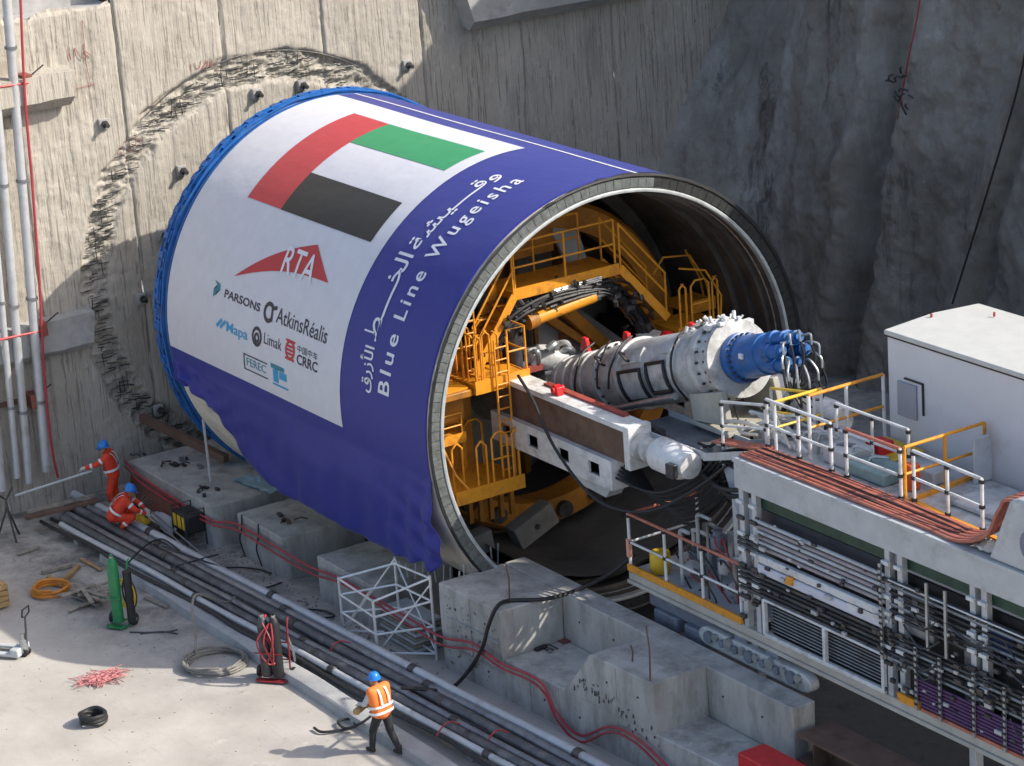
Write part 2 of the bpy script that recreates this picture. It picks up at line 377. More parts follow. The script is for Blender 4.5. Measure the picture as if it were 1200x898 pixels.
# red survey paint on the wall
PAINT = mat('red_spray', (.36, .12, .1), .9, var=.3, scale=9)
rnd = random.Random(11)
def scribble(c, n, s, w=.009):
    mb = MB()
    for k in range(n):
        y = c[0]+k*s*.8; z = c[1]+rnd.uniform(-.1, .1)*s
        pts = [(y+rnd.uniform(-.4, .4)*s, z+rnd.uniform(-.6, .6)*s) for q in range(4)]
        mb.tube([(WX+.03, a, b) for a, b in pts], w, 4, sm=3)
    mb.build('paint_mark', PAINT, hw)
scribble((-5.2, 11.5), 3, .35); scribble((-1.9, 10.6), 4, .25); scribble((-4.1, 8.9), 3, .3, .007); scribble((8.6, 5.75), 4, .3); scribble((10., 5.5), 4, .28)
mb = MB(); mb.tube([(WX+.03, -4.75, 12.3), (WX+.03, -4.78, 11.2), (WX+.03, -4.72, 10.6)], .008, 4); mb.tube([(WX+.03, -5.1, 10.62), (WX+.03, -4.6, 10.66)], .008, 4); mb.build('paint_mark', PAINT, hw)

# ------------------------------------------------------------------ sprayed-concrete side wall on the far side
def rock_material():
    m = bpy.data.materials.new('shotcrete'); m.use_nodes = True; n = m.node_tree.nodes; l = m.node_tree.links; b = n['Principled BSDF']
    g = n.new('ShaderNodeNewGeometry'); b.inputs['Specular IOR Level'].default_value = .45
    def noise(sc, det=8, ro=.6, st=(1, 1, 1)):
        mp = n.new('ShaderNodeMapping'); mp.inputs['Scale'].default_value = st; l.new(g.outputs['Position'], mp.inputs[0])
        t = n.new('ShaderNodeTexNoise'); t.inputs['Scale'].default_value = sc; t.inputs['Detail'].default_value = det; t.inputs['Roughness'].default_value = ro
        l.new(mp.outputs[0], t.inputs['Vector']); return t.outputs['Fac']
    def ramp(f, p0, p1, c0, c1):
        r = n.new('ShaderNodeValToRGB'); e = r.color_ramp.elements; e[0].position = p0; e[1].position = p1; e[0].color = c0; e[1].color = c1; l.new(f, r.inputs[0]); return r.outputs[0]
    def mix(f, a, c):
        x = n.new('ShaderNodeMix'); x.data_type = 'RGBA'; l.new(f, x.inputs[0])
        for i, q in ((6, a), (7, c)):
            if isinstance(q, tuple): x.inputs[i].default_value = q
            else: l.new(q, x.inputs[i])
        return x.outputs[2]
    K = (0, 0, 0, 1)
    c = ramp(noise(.28, 8, .6), .3, .7, (.27, .25, .22, 1), (.47, .445, .4, 1))
    c = mix(ramp(noise(.9, 12, .75, (1, 1, .5)), .48, .66, K, (.7,)*3+(1,)), c, (.2, .18, .155, 1))
    c = mix(ramp(noise(.45, 10, .7, (1, 1, .3)), .52, .66, K, (.75,)*3+(1,)), c, (.58, .57, .55, 1))     # pale lime bloom
    c = mix(ramp(noise(3.2, 12, .8, (1, 1, .12)), .6, .68, K, (.6,)*3+(1,)), c, (.48, .47, .45, 1))         # thin runs
    c = mix(ramp(noise(.7, 10, .75, (1, 1, .14)), .57, .66, K, (.8,)*3+(1,)), c, (.07, .068, .065, 1))     # damp streaks
    c = mix(ramp(noise(9, 10, .8), .62, .68, K, (.6,)*3+(1,)), c, (.06, .058, .055, 1))
    l.new(c, b.inputs['Base Color'])
    l.new(ramp(noise(1., 6), .3, .7, (.6,)*3+(1,), (.95,)*3+(1,)), b.inputs['Roughness'])
    bp = n.new('ShaderNodeBump'); bp.inputs['Strength'].default_value = 1.; bp.inputs['Distance'].default_value = .13; l.new(noise(4.5, 14, .82), bp.inputs['Height']); l.new(bp.outputs[0], b.inputs['Normal'])
    return m
ROCK = rock_material()
YR = 14.
nx, nz = 700, 280
xx, zz = np.meshgrid(np.linspace(-4.2, 46, nx), np.linspace(-.6, 19.5, nz), indexing='ij')
zz = zz*(1+.035*np.clip((xx-14)/10, 0, 1))
yy = YR+.5*fbm(xx*.2, zz*.15, 5, 2)+.2*fbm(xx*.7, zz*.5, 15, 4)+.14*fbm(xx*3, zz*2.2, 25, 5)+.05*vnoise(xx*11, zz*8, 26)+.25*np.abs(fbm(xx*.45+.25*zz, zz*.22, 35, 4))+.16*np.abs(fbm(xx*1.1, zz*.6, 36, 3))-.08
def fold(x0, z0, x1, z1, wid, amp, wob=.3):
    t = (zz-z0)/(z1-z0); xc = x0+(x1-x0)*t+wob*vnoise(zz*.7, zz*0, 77)
    return amp*np.exp(-((xx-xc)/wid)**2)*np.clip(1-np.abs(t-.5)*1.2+.4, 0, 1)
yy = yy+fold(5.6, 9.5, 3.6, 1.2, .45, .7)-fold(4.6, 9.5, 2.7, 1.2, .5, .45)-fold(6.6, 9.5, 4.7, 1.2, .5, .3)     # hollow with raised lips
yy = yy-fold(10.4, 10, 7.9, 3, .3, .35)+fold(10.8, 10, 8.3, 3, .25, .35)
yy = yy+fold(6.6, 3.5, 6.0, -.6, .5, .5)-fold(1.7, 11, 1.5, 5, .3, .15)+fold(2.1, 11, 1.9, 5, .2, .12)
yy = yy+(.7+np.clip((zz-7)*.5, -1.3, 1.7))*np.exp(-(np.clip(xx+3.2, 0, None)/4.5)**2)
# the wall turns into the headwall with a spill of sprayed concrete that widens downward
cx = np.clip((zz-4.2)/6.5, 0, 1.2)
yy = yy-np.clip(1.1-(xx+3.2)/2.2, 0, 2)**1.6*(1.1-.75*cx)
rw = MB().grid(np.stack([xx, yy, zz], 2)).build('side_wall', ROCK, ang=180)
tag(rw, 'dark wrinkled sprayed concrete side wall right of the shield', 'wall')
ct = onY((1078, 0), 13.75); c2 = onY((1052, 140), 13.75)
tag(MB().tube([ct+V(.5, -.1, 2.5), ct, (ct+c2)/2+V(.03, -.05, 0), c2], .022, 6, sm=4).build('hanging_cable', REDHOSE), 'thin dark red cable hanging down the side wall', 'cable')
c3 = onY((1199, 75), 13.4); c4 = onY((1160, 215), 13.4); c5 = onY((1116, 356), 13.4)
tag(MB().tube([c3+V(.6, 0, 3), c3, c4, c5], .028, 6, sm=5).build('hanging_cable', BLACK), 'long black cable slanting across the side wall above the white cabin', 'cable')
mb = MB(); rnd = random.Random(5); cc = onY((1056, 98), 13.55)
for k in range(14):
    p = cc+V(rnd.uniform(-.25, .25), rnd.uniform(-.1, .05), rnd.uniform(-.55, .35)); q = p+V(rnd.uniform(-.25, .25), -.05, rnd.uniform(-.3, .2))
    mb.tube([p, (p+q)/2+V(0, -.06, .05), q], .03, 5)
tag(mb.build('cut_bar_cluster', DARKSTEEL), 'cluster of dark steel bar stubs poking out of the side wall', 'rebar')
# ------------------------------------------------------------------ tunnel boring machine shield (axis along x, y = 0, z = 5)
RS, TL = 5.0, 12.78
def ax(x, r, th):      # th: degrees from the crown towards the near side
    t = math.radians(th); return V(x, -r*math.sin(t), 5+r*math.cos(t))
INNER = mat('shield_inner_steel', (.115, .1, .085), .6, .3, var=.35, scale=1.2, dirt=(.04, .036, .032), damt=.5, dscale=1.1, grime=.3)
BRUSH = mat('tail_seal_steel', (.15, .165, .16), .65, .3, var=.3, scale=9, dirt=(.08, .08, .078), damt=.45, dscale=7)
tb = thing('boring_machine_shield', 'huge cylindrical tunnel boring machine shield with its open tail towards the camera', 'tunnel machine', (6, 0, 0))
OX = V(0, 0, 5); DX = V(1, 0, 0)
MB().lathe(OX, DX, [(-.1, 4.6), (-.1, RS), (.45, RS), (TL-.02, RS), (TL-.02, 4.64), (TL-.3, 4.62), (9.6, 4.62)], 160, cap=False).build('shell', CREAM, tb, ang=50)
MB().lathe(OX, DX, [(TL-.06, 4.61), (12.3, 4.6), (12.28, 4.52), (12.1, 4.52), (12.08, 4.6), (11.75, 4.6), (11.73, 4.5), (11.55, 4.5), (11.53, 4.6), (11.2, 4.58), (11.15, 4.46), (10.7, 4.46), (10.6, 4.56), (8.6, 4.5), (8.5, 4.2), (8.2, 4.2), (8.1, 4.5), (5.5, 4.45)], 128, cap=False).build('inner_skin', INNER, tb, ang=30)
MB().lathe(OX, DX, [(-.62, .3), (-.62, 4.3), (-.45, 4.75), (-.1, 4.8)], 96, cap=True).build('cutting_wheel', DARKSTEEL, tb)
# blue cutting-edge ring
rg = MB().lathe(OX, DX, [(-.14, 4.8), (-.14, 5.05), (-.02, 5.06), (0, 5.02), (.12, 5.02), (.14, 5.06), (.24, 5.06), (.26, 5.02), (.36, 5.03), (.42, 5.05), (.46, 5.04), (.46, 4.98)], 128, cap=False).build('front_ring', BLUEP, tb, ang=30)
for k, xr in enumerate((-.05, .1, .3)):
    MB().tube([ax(xr+.02*math.sin(t*9+k), 5.1+.015*math.sin(t*23+k*2), math.degrees(t)) for t in np.linspace(-1.4, 2.2, 150)], .03, 6).build('hydraulic_line', BLUEP, rg)
lug = MB(); lug.box(-.13, -.16, 5.03, .2, .16, 5.1); lug.box(-.1, -.08, 5.09, .12, .08, 5.135)
l0 = None
for k in range(34):
    if l0 is None:
        me_src = bpy.data.meshes.new('ring_lug'); me_src.from_pydata(lug.v, [], lug.f); me_src.materials.append(BLUEP)
    l0 = bpy.data.objects.new('ring_lug', me_src); col.objects.link(l0); l0.parent = rg; l0.location = (-6, 0, 5); l0.rotation_euler = (math.radians(-20+k*4.4+random.uniform(-1, 1)), 0, 0)
# tail seal: a ring of blocks on the end face, pale lip, black outer rubber
bk = MB(); wdt = .109
pts = []
for (r, ww) in ((4.735, wdt*.952), (4.95, wdt)):
    pts.append((-ww, r)); pts.append((ww, r))
bk.add([(0, pts[0][0], pts[0][1]), (0, pts[1][0], pts[1][1]), (0, pts[3][0], pts[3][1]), (0, pts[2][0], pts[2][1]), (.07, pts[0][0]*.95, pts[0][1]+.01), (.07, pts[1][0]*.95, pts[1][1]+.01), (.07, pts[3][0]*.95, pts[3][1]-.01), (.07, pts[2][0]*.95, pts[2][1]-.01)],
       [(0,3,2,1),(4,5,6,7),(0,1,5,4),(1,2,6,5),(2,3,7,6),(3,0,4,7)])
me = bpy.data.meshes.new('seal_block'); me.from_pydata(bk.v, [], bk.f); me.materials.append(BRUSH)
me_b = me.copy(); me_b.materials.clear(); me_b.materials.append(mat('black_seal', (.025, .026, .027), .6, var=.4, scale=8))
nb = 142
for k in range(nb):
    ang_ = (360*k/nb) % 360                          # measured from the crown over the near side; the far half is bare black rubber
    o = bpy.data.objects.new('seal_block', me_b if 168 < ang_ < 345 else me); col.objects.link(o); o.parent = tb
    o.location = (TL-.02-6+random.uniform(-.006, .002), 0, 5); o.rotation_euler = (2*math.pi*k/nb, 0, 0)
LIP = mat('bright_steel_lip', (.5, .53, .53), .45, .3, var=.2, scale=4, grime=.3)
MB().lathe(OX, DX, [(TL-.3, 4.6), (TL+.06, 4.64), (TL+.075, 4.68), (TL+.06, 4.715), (TL-.02, 4.72)], 160, cap=False).build('seal_lip', LIP, tb, ang=50)
rbm = MB(); A = []
for k in range(241):
    t = math.radians(-150+k*1.7+0); gk = min(1, max(0, (165-k*1.7)/45)) if k*1.7 < 168 else 0.
    A.append([(x, -(r+.02*float(vnoise(k*1.9, q, 4)))*math.sin(t), 5+(r+.02*float(vnoise(k*1.9, q, 4)))*math.cos(t)) for q, (x, r) in enumerate(((TL-.05-.23*gk, 4.995), (TL-.04-.22*gk, 5.0+.055*gk), (TL+.04, 5.02+.04*gk), (TL+.055, 4.99), (TL+.03, 4.955)))])
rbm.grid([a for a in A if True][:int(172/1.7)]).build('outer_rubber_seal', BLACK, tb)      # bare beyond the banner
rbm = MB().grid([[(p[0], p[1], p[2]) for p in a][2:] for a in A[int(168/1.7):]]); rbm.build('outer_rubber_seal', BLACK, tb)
# bulkhead with stiffeners and the lower working floor
BULK = mat('bulkhead_paint', (.33, .31, .29), .6, var=.15, scale=1.5, dirt=(.15, .13, .11), damt=.4)
bh = MB().lathe(V(5.6, 0, 5), DX, [(0, .9), (0, 4.5), (.2, 4.5), (.2, .9)], 64, cap=False).build('bulkhead', BULK, tb)
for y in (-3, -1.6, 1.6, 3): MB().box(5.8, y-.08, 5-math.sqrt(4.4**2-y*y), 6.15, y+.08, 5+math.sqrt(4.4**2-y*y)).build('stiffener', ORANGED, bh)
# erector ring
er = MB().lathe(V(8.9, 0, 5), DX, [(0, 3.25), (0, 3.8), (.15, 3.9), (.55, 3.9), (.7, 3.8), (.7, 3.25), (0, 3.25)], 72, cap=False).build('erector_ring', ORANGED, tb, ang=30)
for k in range(10):
    a = math.radians(180+(-70+k*15)); 
    p = V(9.62, -3.55*math.sin(a), 5+3.55*math.cos(a)); MB().cyl(p, p+V(.14, 0, 0), .2, n=12).build('guide_roller', DARKSTEEL, er)
# radial thrust jacks round the inside
for k in range(24):
    th = 7.5+k*15
    if 118 < th < 242: continue
    p = ax(6., 4.15, th); o = MB().cyl(p, p+V(2.0, 0, 0), .17, n=12).build('thrust_jack', INNER, tb); MB().cyl(p+V(2.0, 0, 0), p+V(2.3, 0, 0), .1, n=10).build('jack_rod', STEEL, o)
# invert: pale concrete blocks and dark muck floor
mk = MB(); nyy = 30
mk.grid([[(x, y, 5-math.sqrt(max(.1, 4.44**2-y*y))+.25+.12*float(fbm(x*1.2, y*1.4, 7))) for y in np.linspace(-3.1, 3.1, nyy)] for x in np.linspace(6, 12.4, 30)])
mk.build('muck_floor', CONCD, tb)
for (px, w_, h_, rot) in (((557, 642), .75, .5, 8), ((629, 617), .85, .55, 22)):
    p = onX(px, 11.6); o = MB(); a = math.radians(rot); c, s = math.cos(a), math.sin(a)
    q = [(-w_, -h_/2), (w_, -h_/2), (w_, h_/2), (-w_, h_/2)]
    q = [(p[1]+(u*c*.65-v*s), p[2]+(u*s*.65+v*c)) for u, v in q]
    bl = o.prism(q, 0, 11.2, 11.62).build('invert_block', mat('grubby_block', (.16, .15, .13), .9, var=.2), tb, bev=.02)
    MB().cyl((11.6, p[1], p[2]), (11.64, p[1], p[2]), .07, n=8).build('lifting_socket', BLACK, bl)
# ----- orange access platforms inside the tail
def hoop(parent, a, b, z0, h, m=ORANGE, r=.026):
    a = V(*a); b = V(*b); k = .12*unit(b-a); up = V(0, 0, 1)
    MB().tube([a+up*z0, a+up*(z0+h-.12), a+k+up*(z0+h), b-k+up*(z0+h), b+up*(z0+h-.12), b+up*z0], r, 7).build('hoop_rail', m, parent)
def deckp(x0, x1, y0, y1, z, t=.16):
    d = MB(); d.box(x0, y0, z-.05, x1, y1, z); d.box(x1, y0-.02, z-t, x1+.03, y1+.02, z+.1); d.box(x0, y0-.03, z-t, x1, y0, z+.02)
    d.box(x0, y1, z-t, x1, y1+.03, z+.02)
    return d.build('platform', ORANGE, tb)
def P11(px, x=11.2): return onX(px, x)
d1 = deckp(9.9, 11.1, -1.55, 1.25, 7.42)
railing(d1, [(11.08, -1.5, 7.42), (11.08, 1.2, 7.42)], 1.12, ORANGE, ORANGE, .028)
railing(d1, [(9.95, -1.5, 7.42), (9.95, 1.0, 7.42)], 1.12, ORANGE, ORANGE, .028)
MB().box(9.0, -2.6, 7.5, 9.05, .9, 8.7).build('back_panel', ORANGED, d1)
def stair(p0, p1, wdx=.75, rail=1.05):
    p0 = V(*p0); p1 = V(*p1); o = MB()
    for s in (0, wdx): o.bar(p0+V(-s, 0, 0), p1+V(-s, 0, 0), .05, .2)
    st = o.build('stair', ORANGE, tb, ang=20); n = max(3, int(abs(p1[2]-p0[2])/.24))
    for k in range(1, n): q = p0+(p1-p0)*k/n; MB().box(q[0]-wdx, q[1]-.12, q[2]-.015, q[0], q[1]+.12, q[2]+.015).build('tread', ORANGED, st)
    for s in (0, wdx):
        for hh in (rail, rail*.55): MB().tube([p0+V(-s, 0, hh), p1+V(-s, 0, hh)], .026, 6).build('handrail', ORANGE, st)
        for f in (0.02, .98): q = p0+(p1-p0)*f+V(-s, 0, 0); MB().cyl(q, q+V(0, 0, rail), .026, n=6).build('post', ORANGE, st)
stair((11.1, 1.3, 7.4), (11.1, 2.55, 5.95)); stair((11.2, -1.6, 7.4), (11.2, -2.75, 5.85))
# right platform with hoops and splayed end guards
d2 = deckp(10.3, 11.5, 2.55, 3.75, 5.68, .3); d3 = deckp(9.7, 10.6, 3.6, 4.25, 5.9, .2)
for (a, b) in ((2.62, 2.8), (2.95, 3.45), (3.55, 3.7)): hoop(d2, (11.5, a, 0), (11.5, b, 0), 5.68, 1.12)
MB().tube([(11.5, 2.95, 6.25), (11.5, 3.45, 6.25)], .024, 6).build('mid_rail', ORANGE, d2)
MB().tube([(11.5, 3.75, 5.7), (11.5, 3.8, 6.3), (11.4, 3.45, 6.95), (11.0, 3.0, 7.0)], .026, 6).build('end_guard', ORANGE, d2)
MB().tube([(10.5, 4.22, 5.9), (10.5, 4.1, 6.4), (10.4, 3.75, 7.05), (10.4, 3.0, 7.15), (10.4, 2.7, 6.8)], .026, 6).build('end_guard', ORANGE, d3)
MB().tube([(10.2, 4.25, 5.9), (10.2, 4.15, 6.4), (10.1, 3.85, 7.1)], .026, 6).build('end_guard', ORANGE, d3)
for y in (2.0, 2.42): hoop(d2, (11.6, y, 0), (11.6, y+.18, 0), 4.55, 1.1)
# left upper and lower platforms, ladder, column
d4 = deckp(10.6, 11.75, -3.1, -1.72, 5.78, .2)
MB().tube([(11.72, -2.2, 5.8), (11.72, -2.2, 6.85), (11.72, -1.74, 6.85), (11.72, -1.74, 5.8)], .026, 6).build('end_guard', ORANGE, d4)
MB().tube([(11.72, -2.2, 6.35), (11.72, -1.74, 6.35)], .022, 6).build('mid_rail', ORANGE, d4)
MB().tube([(11.72, -1.74, 5.8), (11.72, -1.74, 6.85), (10.7, -1.74, 6.85), (10.7, -1.74, 5.8)], .026, 6).build('side_guard', ORANGE, d4)
MB().tube([(11.72, -1.74, 6.3), (10.7, -1.74, 6.3)], .022, 6).build('mid_rail', ORANGE, d4)
for (a, b) in ((-3.05, -2.9), (-2.6, -2.45)): hoop(d4, (11.72, a, 0), (11.72, b, 0), 5.8, 1.12)
d5 = deckp(10.5, 12.0, -3.95, -2.2, 3.5, .22)
hoop(d5, (11.98, -3.35, 0), (11.98, -3.1, 0), 3.55, 1.05); hoop(d5, (11.98, -2.95, 0), (11.98, -2.55, 0), 3.55, 1.15); hoop(d5, (11.3, -2.3, 0), (11.9, -2.24, 0), 3.55, 1.1)
MB().tube([(11.98, -2.95, 4.1), (11.98, -2.55, 4.1)], .022, 6).build('mid_rail', ORANGE, d5)
MB().tube([(12., -3.55, 3.5), (11.8, -3.8, 3.9), (11.5, -3.95, 4.6), (11.1, -4.0, 4.7)], .026, 6).build('end_guard', ORANGE, d5)
hoop(d5, (10.7, -3.6, 0), (10.7, -2.9, 0), 3.5, 1.2)
ld = MB()
for y in (-2.62, -2.3): ld.tube([(11.85, y, 3.5), (11.85, y, 6.75)], .026, 6)
ld = ld.build('ladder', ORANGE, tb)
for z in np.arange(3.75, 6.7, .28): MB().cyl((11.85, -2.62, z), (11.85, -2.3, z), .018, n=6).build('rung', ORANGE, ld)
for (x_, a, b_, z_, h_) in ((10.75, -2.95, -2.6, 5.78, 1.1), (10.75, -2.4, -1.9, 5.78, 1.1), (11.72, -2.85, -2.68, 5.78, 1.2), (11.2, -3.06, -3.04, 5.78, 1.1)): hoop(d4, (x_, a, 0), (x_+.02 if abs(b_-a) > .05 else x_+.5, b_, 0), z_, h_)
for (x_, a, b_, z_, h_) in ((10.6, -2.8, -2.35, 3.5, 1.1), (11.0, -3.9, -3.6, 3.5, 1.15), (11.6, -3.75, -3.5, 3.5, 1.05), (11.98, -2.42, -2.28, 3.5, 1.2)): hoop(d5, (x_, a, 0), (x_+.02, b_, 0), z_, h_)
d6 = deckp(10.2, 11.3, -4.1, -3.2, 4.55, .12); railing(d6, [(11.28, -4.05, 4.55), (11.28, -3.25, 4.55)], .55, ORANGE, ORANGE, .022)
railing(d4, [(10.65, -3.05, 5.78), (10.65, -1.8, 5.78)], 1.1, ORANGE, ORANGE, .024)
l2 = MB()
for y in (-3.0, -2.75): l2.tube([(11.3, y, 5.8), (11.3, y, 7.6)], .024, 6)
l2 = l2.build('ladder', ORANGE, tb)
for z in np.arange(6., 7.5, .28): MB().cyl((11.3, -3.0, z), (11.3, -2.75, z), .016, n=6).build('rung', ORANGE, l2)
railing(tb, [(9.95, -2.6, 8.05), (9.95, -1.5, 8.4)], .8, ORANGED, ORANGED, .024)
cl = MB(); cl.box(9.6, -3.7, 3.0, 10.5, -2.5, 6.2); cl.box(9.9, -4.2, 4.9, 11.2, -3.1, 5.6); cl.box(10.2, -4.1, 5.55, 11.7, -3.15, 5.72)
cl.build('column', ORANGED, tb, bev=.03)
MB().box(10.3, -4.15, 5.72, 11.6, -3.2, 5.76).build('column_top', ORANGE, tb)
# orange arms, hydraulic ram and dark cylinders under the arch
ram = MB().cyl((11.1, -1.0, 6.72), (11.1, .55, 6.9), .15, n=14).build('ram', ORANGE, tb); MB().cyl((11.1, .55, 6.9), (11.1, .95, 6.95), .1, n=12).build('ram_rod', STEEL, ram); MB().cyl((11.1, -1.25, 6.69), (11.1, -1.0, 6.72), .19, n=12).build('ram_clevis', ORANGED, ram)
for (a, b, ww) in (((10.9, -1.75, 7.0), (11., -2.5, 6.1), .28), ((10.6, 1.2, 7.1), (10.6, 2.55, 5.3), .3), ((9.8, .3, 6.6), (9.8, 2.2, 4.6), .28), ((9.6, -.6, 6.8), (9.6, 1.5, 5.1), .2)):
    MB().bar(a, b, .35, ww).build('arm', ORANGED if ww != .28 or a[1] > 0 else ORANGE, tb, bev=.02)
for (y, z) in ((-1.55, 6.6), (-1.5, 6.0), (2.0, 5.5)):
    MB().lathe(V(10.9, y, z-.5), (0, 0, 1), [(0, .16), (.7, .16), (.72, .2), (.9, .2)], 14).build('motor', DARKSTEEL, tb)
MB().cyl((10.2, -1.2, 6.2), (10.2, -.1, 4.6), .13, n=12).build('tie_rod', PIPE, tb)
MB().prism([tuple(onX(p, 9.25)[1:]) for p in ((622, 345), (650, 342), (746, 410), (746, 480), (622, 480))], 0, 9.2, 9.3).build('grey_screen', mat('pale_screen', (.42, .4, .38), .6, var=.12, dirt=(.25, .23, .2), damt=.3), tb)
for y in (.05, .75, 1.5): MB().box(9.32, y-.05, 4.0, 9.4, y+.05, 6.3-abs(y)*.75).build('screen_post', ORANGED, tb)
gd = MB().prism([(.9, 8.35), (1.5, 8.05), (1.75, 7.1), (1.25, 7.0), (.85, 7.9)], 0, 9.0, 9.15).build('grey_hatch', GREYP, tb, bev=.02)
# hose bundles and fittings that fill the arch
rnd = random.Random(21); hb = MB(); hs = MB()
path = [V(11.05, -2.3, 6.3), V(11.1, -1.5, 7.0), V(11.1, -.6, 7.2), V(11.1, .6, 7.18), V(11.05, 1.3, 6.9), V(11., 2.0, 6.0), V(11., 2.3, 5.2)]
for k in range(26):
    o = V(rnd.uniform(-.5, .12), rnd.uniform(-.2, .2), rnd.uniform(-.28, .12))
    hb.tube([p+o+V(rnd.uniform(-.05, .05), rnd.uniform(-.07, .07), rnd.uniform(-.07, .07)) for p in path[rnd.randint(0, 2):rnd.randint(5, 7)]], rnd.uniform(.018, .04), 5, sm=3)
for k in range(150):
    i = rnd.randint(0, 5); t = rnd.random(); p = path[i]*(1-t)+path[i+1]*t+V(rnd.uniform(-.5, .2), rnd.uniform(-.25, .25), rnd.uniform(-.4, .15))
    s = rnd.uniform(.03, .1)
    if k % 3: hs.cyl(p, p+V(rnd.uniform(-.1, .1), rnd.uniform(-.1, .1), s*1.5), s*.6, n=6)
    else: hs.box(p[0]-s, p[1]-s, p[2]-s*.6, p[0]+s, p[1]+s, p[2]+s*.6)
tag(hb.build('hose_bundle', BLACK, tb), kind='stuff'); tag(hs.build('pipe_fittings', DARKSTEEL, tb), kind='stuff')
for k in range(7): MB().cyl((11.12+.01*k, -.55, 7.02+.045*k), (11.12+.01*k, .75, 7.06+.045*k), .022, n=6).build('steel_line', STEEL, tb)
for k in range(5): MB().box(10.8+.04*k, -3.0+.25*k, 2.3, 10.9+.04*k, -2.9+.25*k, 3.3).build('hanger', ORANGED, tb)

# ------------------------------------------------------------------ banner draped over the shield
def fabric(name, c, rough=.5):
    m = bpy.data.materials.new(name); m.use_nodes = True; n = m.node_tree.nodes; l = m.node_tree.links; b = n['Principled BSDF']
    b.inputs['Base Color'].default_value = tuple(c)+(1,); b.inputs['Roughness'].default_value = rough; b.inputs['Specular IOR Level'].default_value = .5
    b.inputs['Specular IOR Level'].default_value = .4; b.inputs['Sheen Weight'].default_value = .17; b.inputs['Sheen Roughness'].default_value = .35
    g = n.new('ShaderNodeNewGeometry'); mp = n.new('ShaderNodeMapping'); mp.inputs['Scale'].default_value = (.5, 1, 1); l.new(g.outputs['Position'], mp.inputs[0])
    t = n.new('ShaderNodeTexNoise'); t.inputs['Scale'].default_value = 1.6; t.inputs['Detail'].default_value = 4; l.new(mp.outputs[0], t.inputs['Vector'])
    bp = n.new('ShaderNodeBump'); bp.inputs['Strength'].default_value = .35; bp.inputs['Distance'].default_value = .06; l.new(t.outputs['Fac'], bp.inputs['Height']); l.new(bp.outputs[0], b.inputs['Normal'])
    mx = n.new('ShaderNodeMix'); mx.data_type = 'RGBA'; mx.inputs[6].default_value = tuple(k*.9 for k in c)+(1,); mx.inputs[7].default_value = tuple(min(1, k*1.08) for k in c)+(1,)
    t2 = n.new('ShaderNodeTexNoise'); t2.inputs['Scale'].default_value = 3; t2.inputs['Detail'].default_value = 6; l.new(g.outputs['Position'], t2.inputs['Vector']); l.new(t2.outputs['Fac'], mx.inputs[0]); l.new(mx.outputs[2], b.inputs['Base Color'])
    return m
F_BLUE = fabric('banner_violet_blue', (.019, .026, .235)); F_WHITE = fabric('banner_white', (.64, .64, .68)); F_RED = fabric('banner_red', (.5, .03, .04)); F_GREEN = fabric('banner_green', (.015, .28, .1))
F_BLACK = fabric('banner_black', (.012, .013, .013)); F_TEXT = fabric('banner_lettering', (.74, .74, .78)); F_INK = fabric('banner_ink', (.03, .03, .045)); F_CYAN = fabric('banner_cyan', (.02, .3, .55)); F_TEAL = fabric('banner_teal', (.02, .2, .27))
T0 = 98.; RB = 5.03
def surf(x, s, off=0.):
    """banner point at length x and arc length s from the crown (towards the near side)"""
    th = s/RB; t0 = math.radians(T0); r = RB+off
    if th <= t0:
        wv = .012*math.sin(x*.9+th*2)*math.sin(th*3+1)
        return V(x, -(r+wv)*math.sin(th), 5+(r+wv)*math.cos(th))
    d = s-t0*RB; k = min(1, d/(.9 if x > 5 else .25+.13*x))
    if x > 10.2: k2 = (x-10.2)/2.5; 
    fo = (k2*k*(.09*math.sin(x*8+d*2)+.06*math.sin(d*9-x*3)) if x > 10.2 else 0)+k*(.05*math.sin(x*.9+d*.8)+.035*math.sin(x*2.1-d*1.7+1)+.012*math.sin(x*6.1+d*2.3))
    if x < 4.5:
        q = 1-x/4.5; fo += q*k*.2*math.sin(x*2.2-d*7)+q*k*.1*math.sin(x*4.5+d*11)+q*k*.05*math.sin(x*13-d*5)
    if x < 6.5:
        rad = math.hypot(x-.3, d+.15); ph = math.atan2(d+.15, x-.3); fo += .13*min(1, rad/.9)*math.exp(-rad/3.2)*min(1, d/.12)*(math.sin(ph*17)+.5*math.sin(ph*31+1))
    return V(x+.05*k*math.sin(d*5+x*2), -(r)*math.sin(t0)-.06*k-fo*.75+.35*max(0, d-.7)*.25, 5+r*math.cos(t0)-d)
hem = [(.4, 4.1), (.94, 3.72), (1.7, 3.62), (2.52, 3.5), (3.2, 2.95), (3.84, 2.5), (4.8, 2.2), (5.69, 2.1), (7.34, 2.1), (9.66, 2.02), (11.17, 2.06), (12.2, 2.2), (13.2, 2.4)]
zc = 5+RB*math.cos(math.radians(T0))
bx = np.linspace(.47, 12.74, 150); Srows = np.concatenate([np.radians(np.linspace(-34, T0, 86))*RB])
A = []
for x in bx:
    hz = np.interp(x, [h[0] for h in hem], [h[1] for h in hem])+.012*math.sin(x*5)+.01*math.sin(x*11)+.06*max(0, x-10.5)*math.sin(x*7)
    ss = list(Srows)+[math.radians(T0)*RB+(zc-hz)*q/30 for q in range(1, 31)]
    A.append([surf(x, s) for s in ss])
bn = MB().grid(A).build('banner', F_BLUE, ang=180)
sol = bn.modifiers.new('thickness', 'SOLIDIFY'); sol.thickness = .008; sol.offset = -1
tag(bn, 'violet-blue banner with a white printed panel draped over the shield', 'banner')
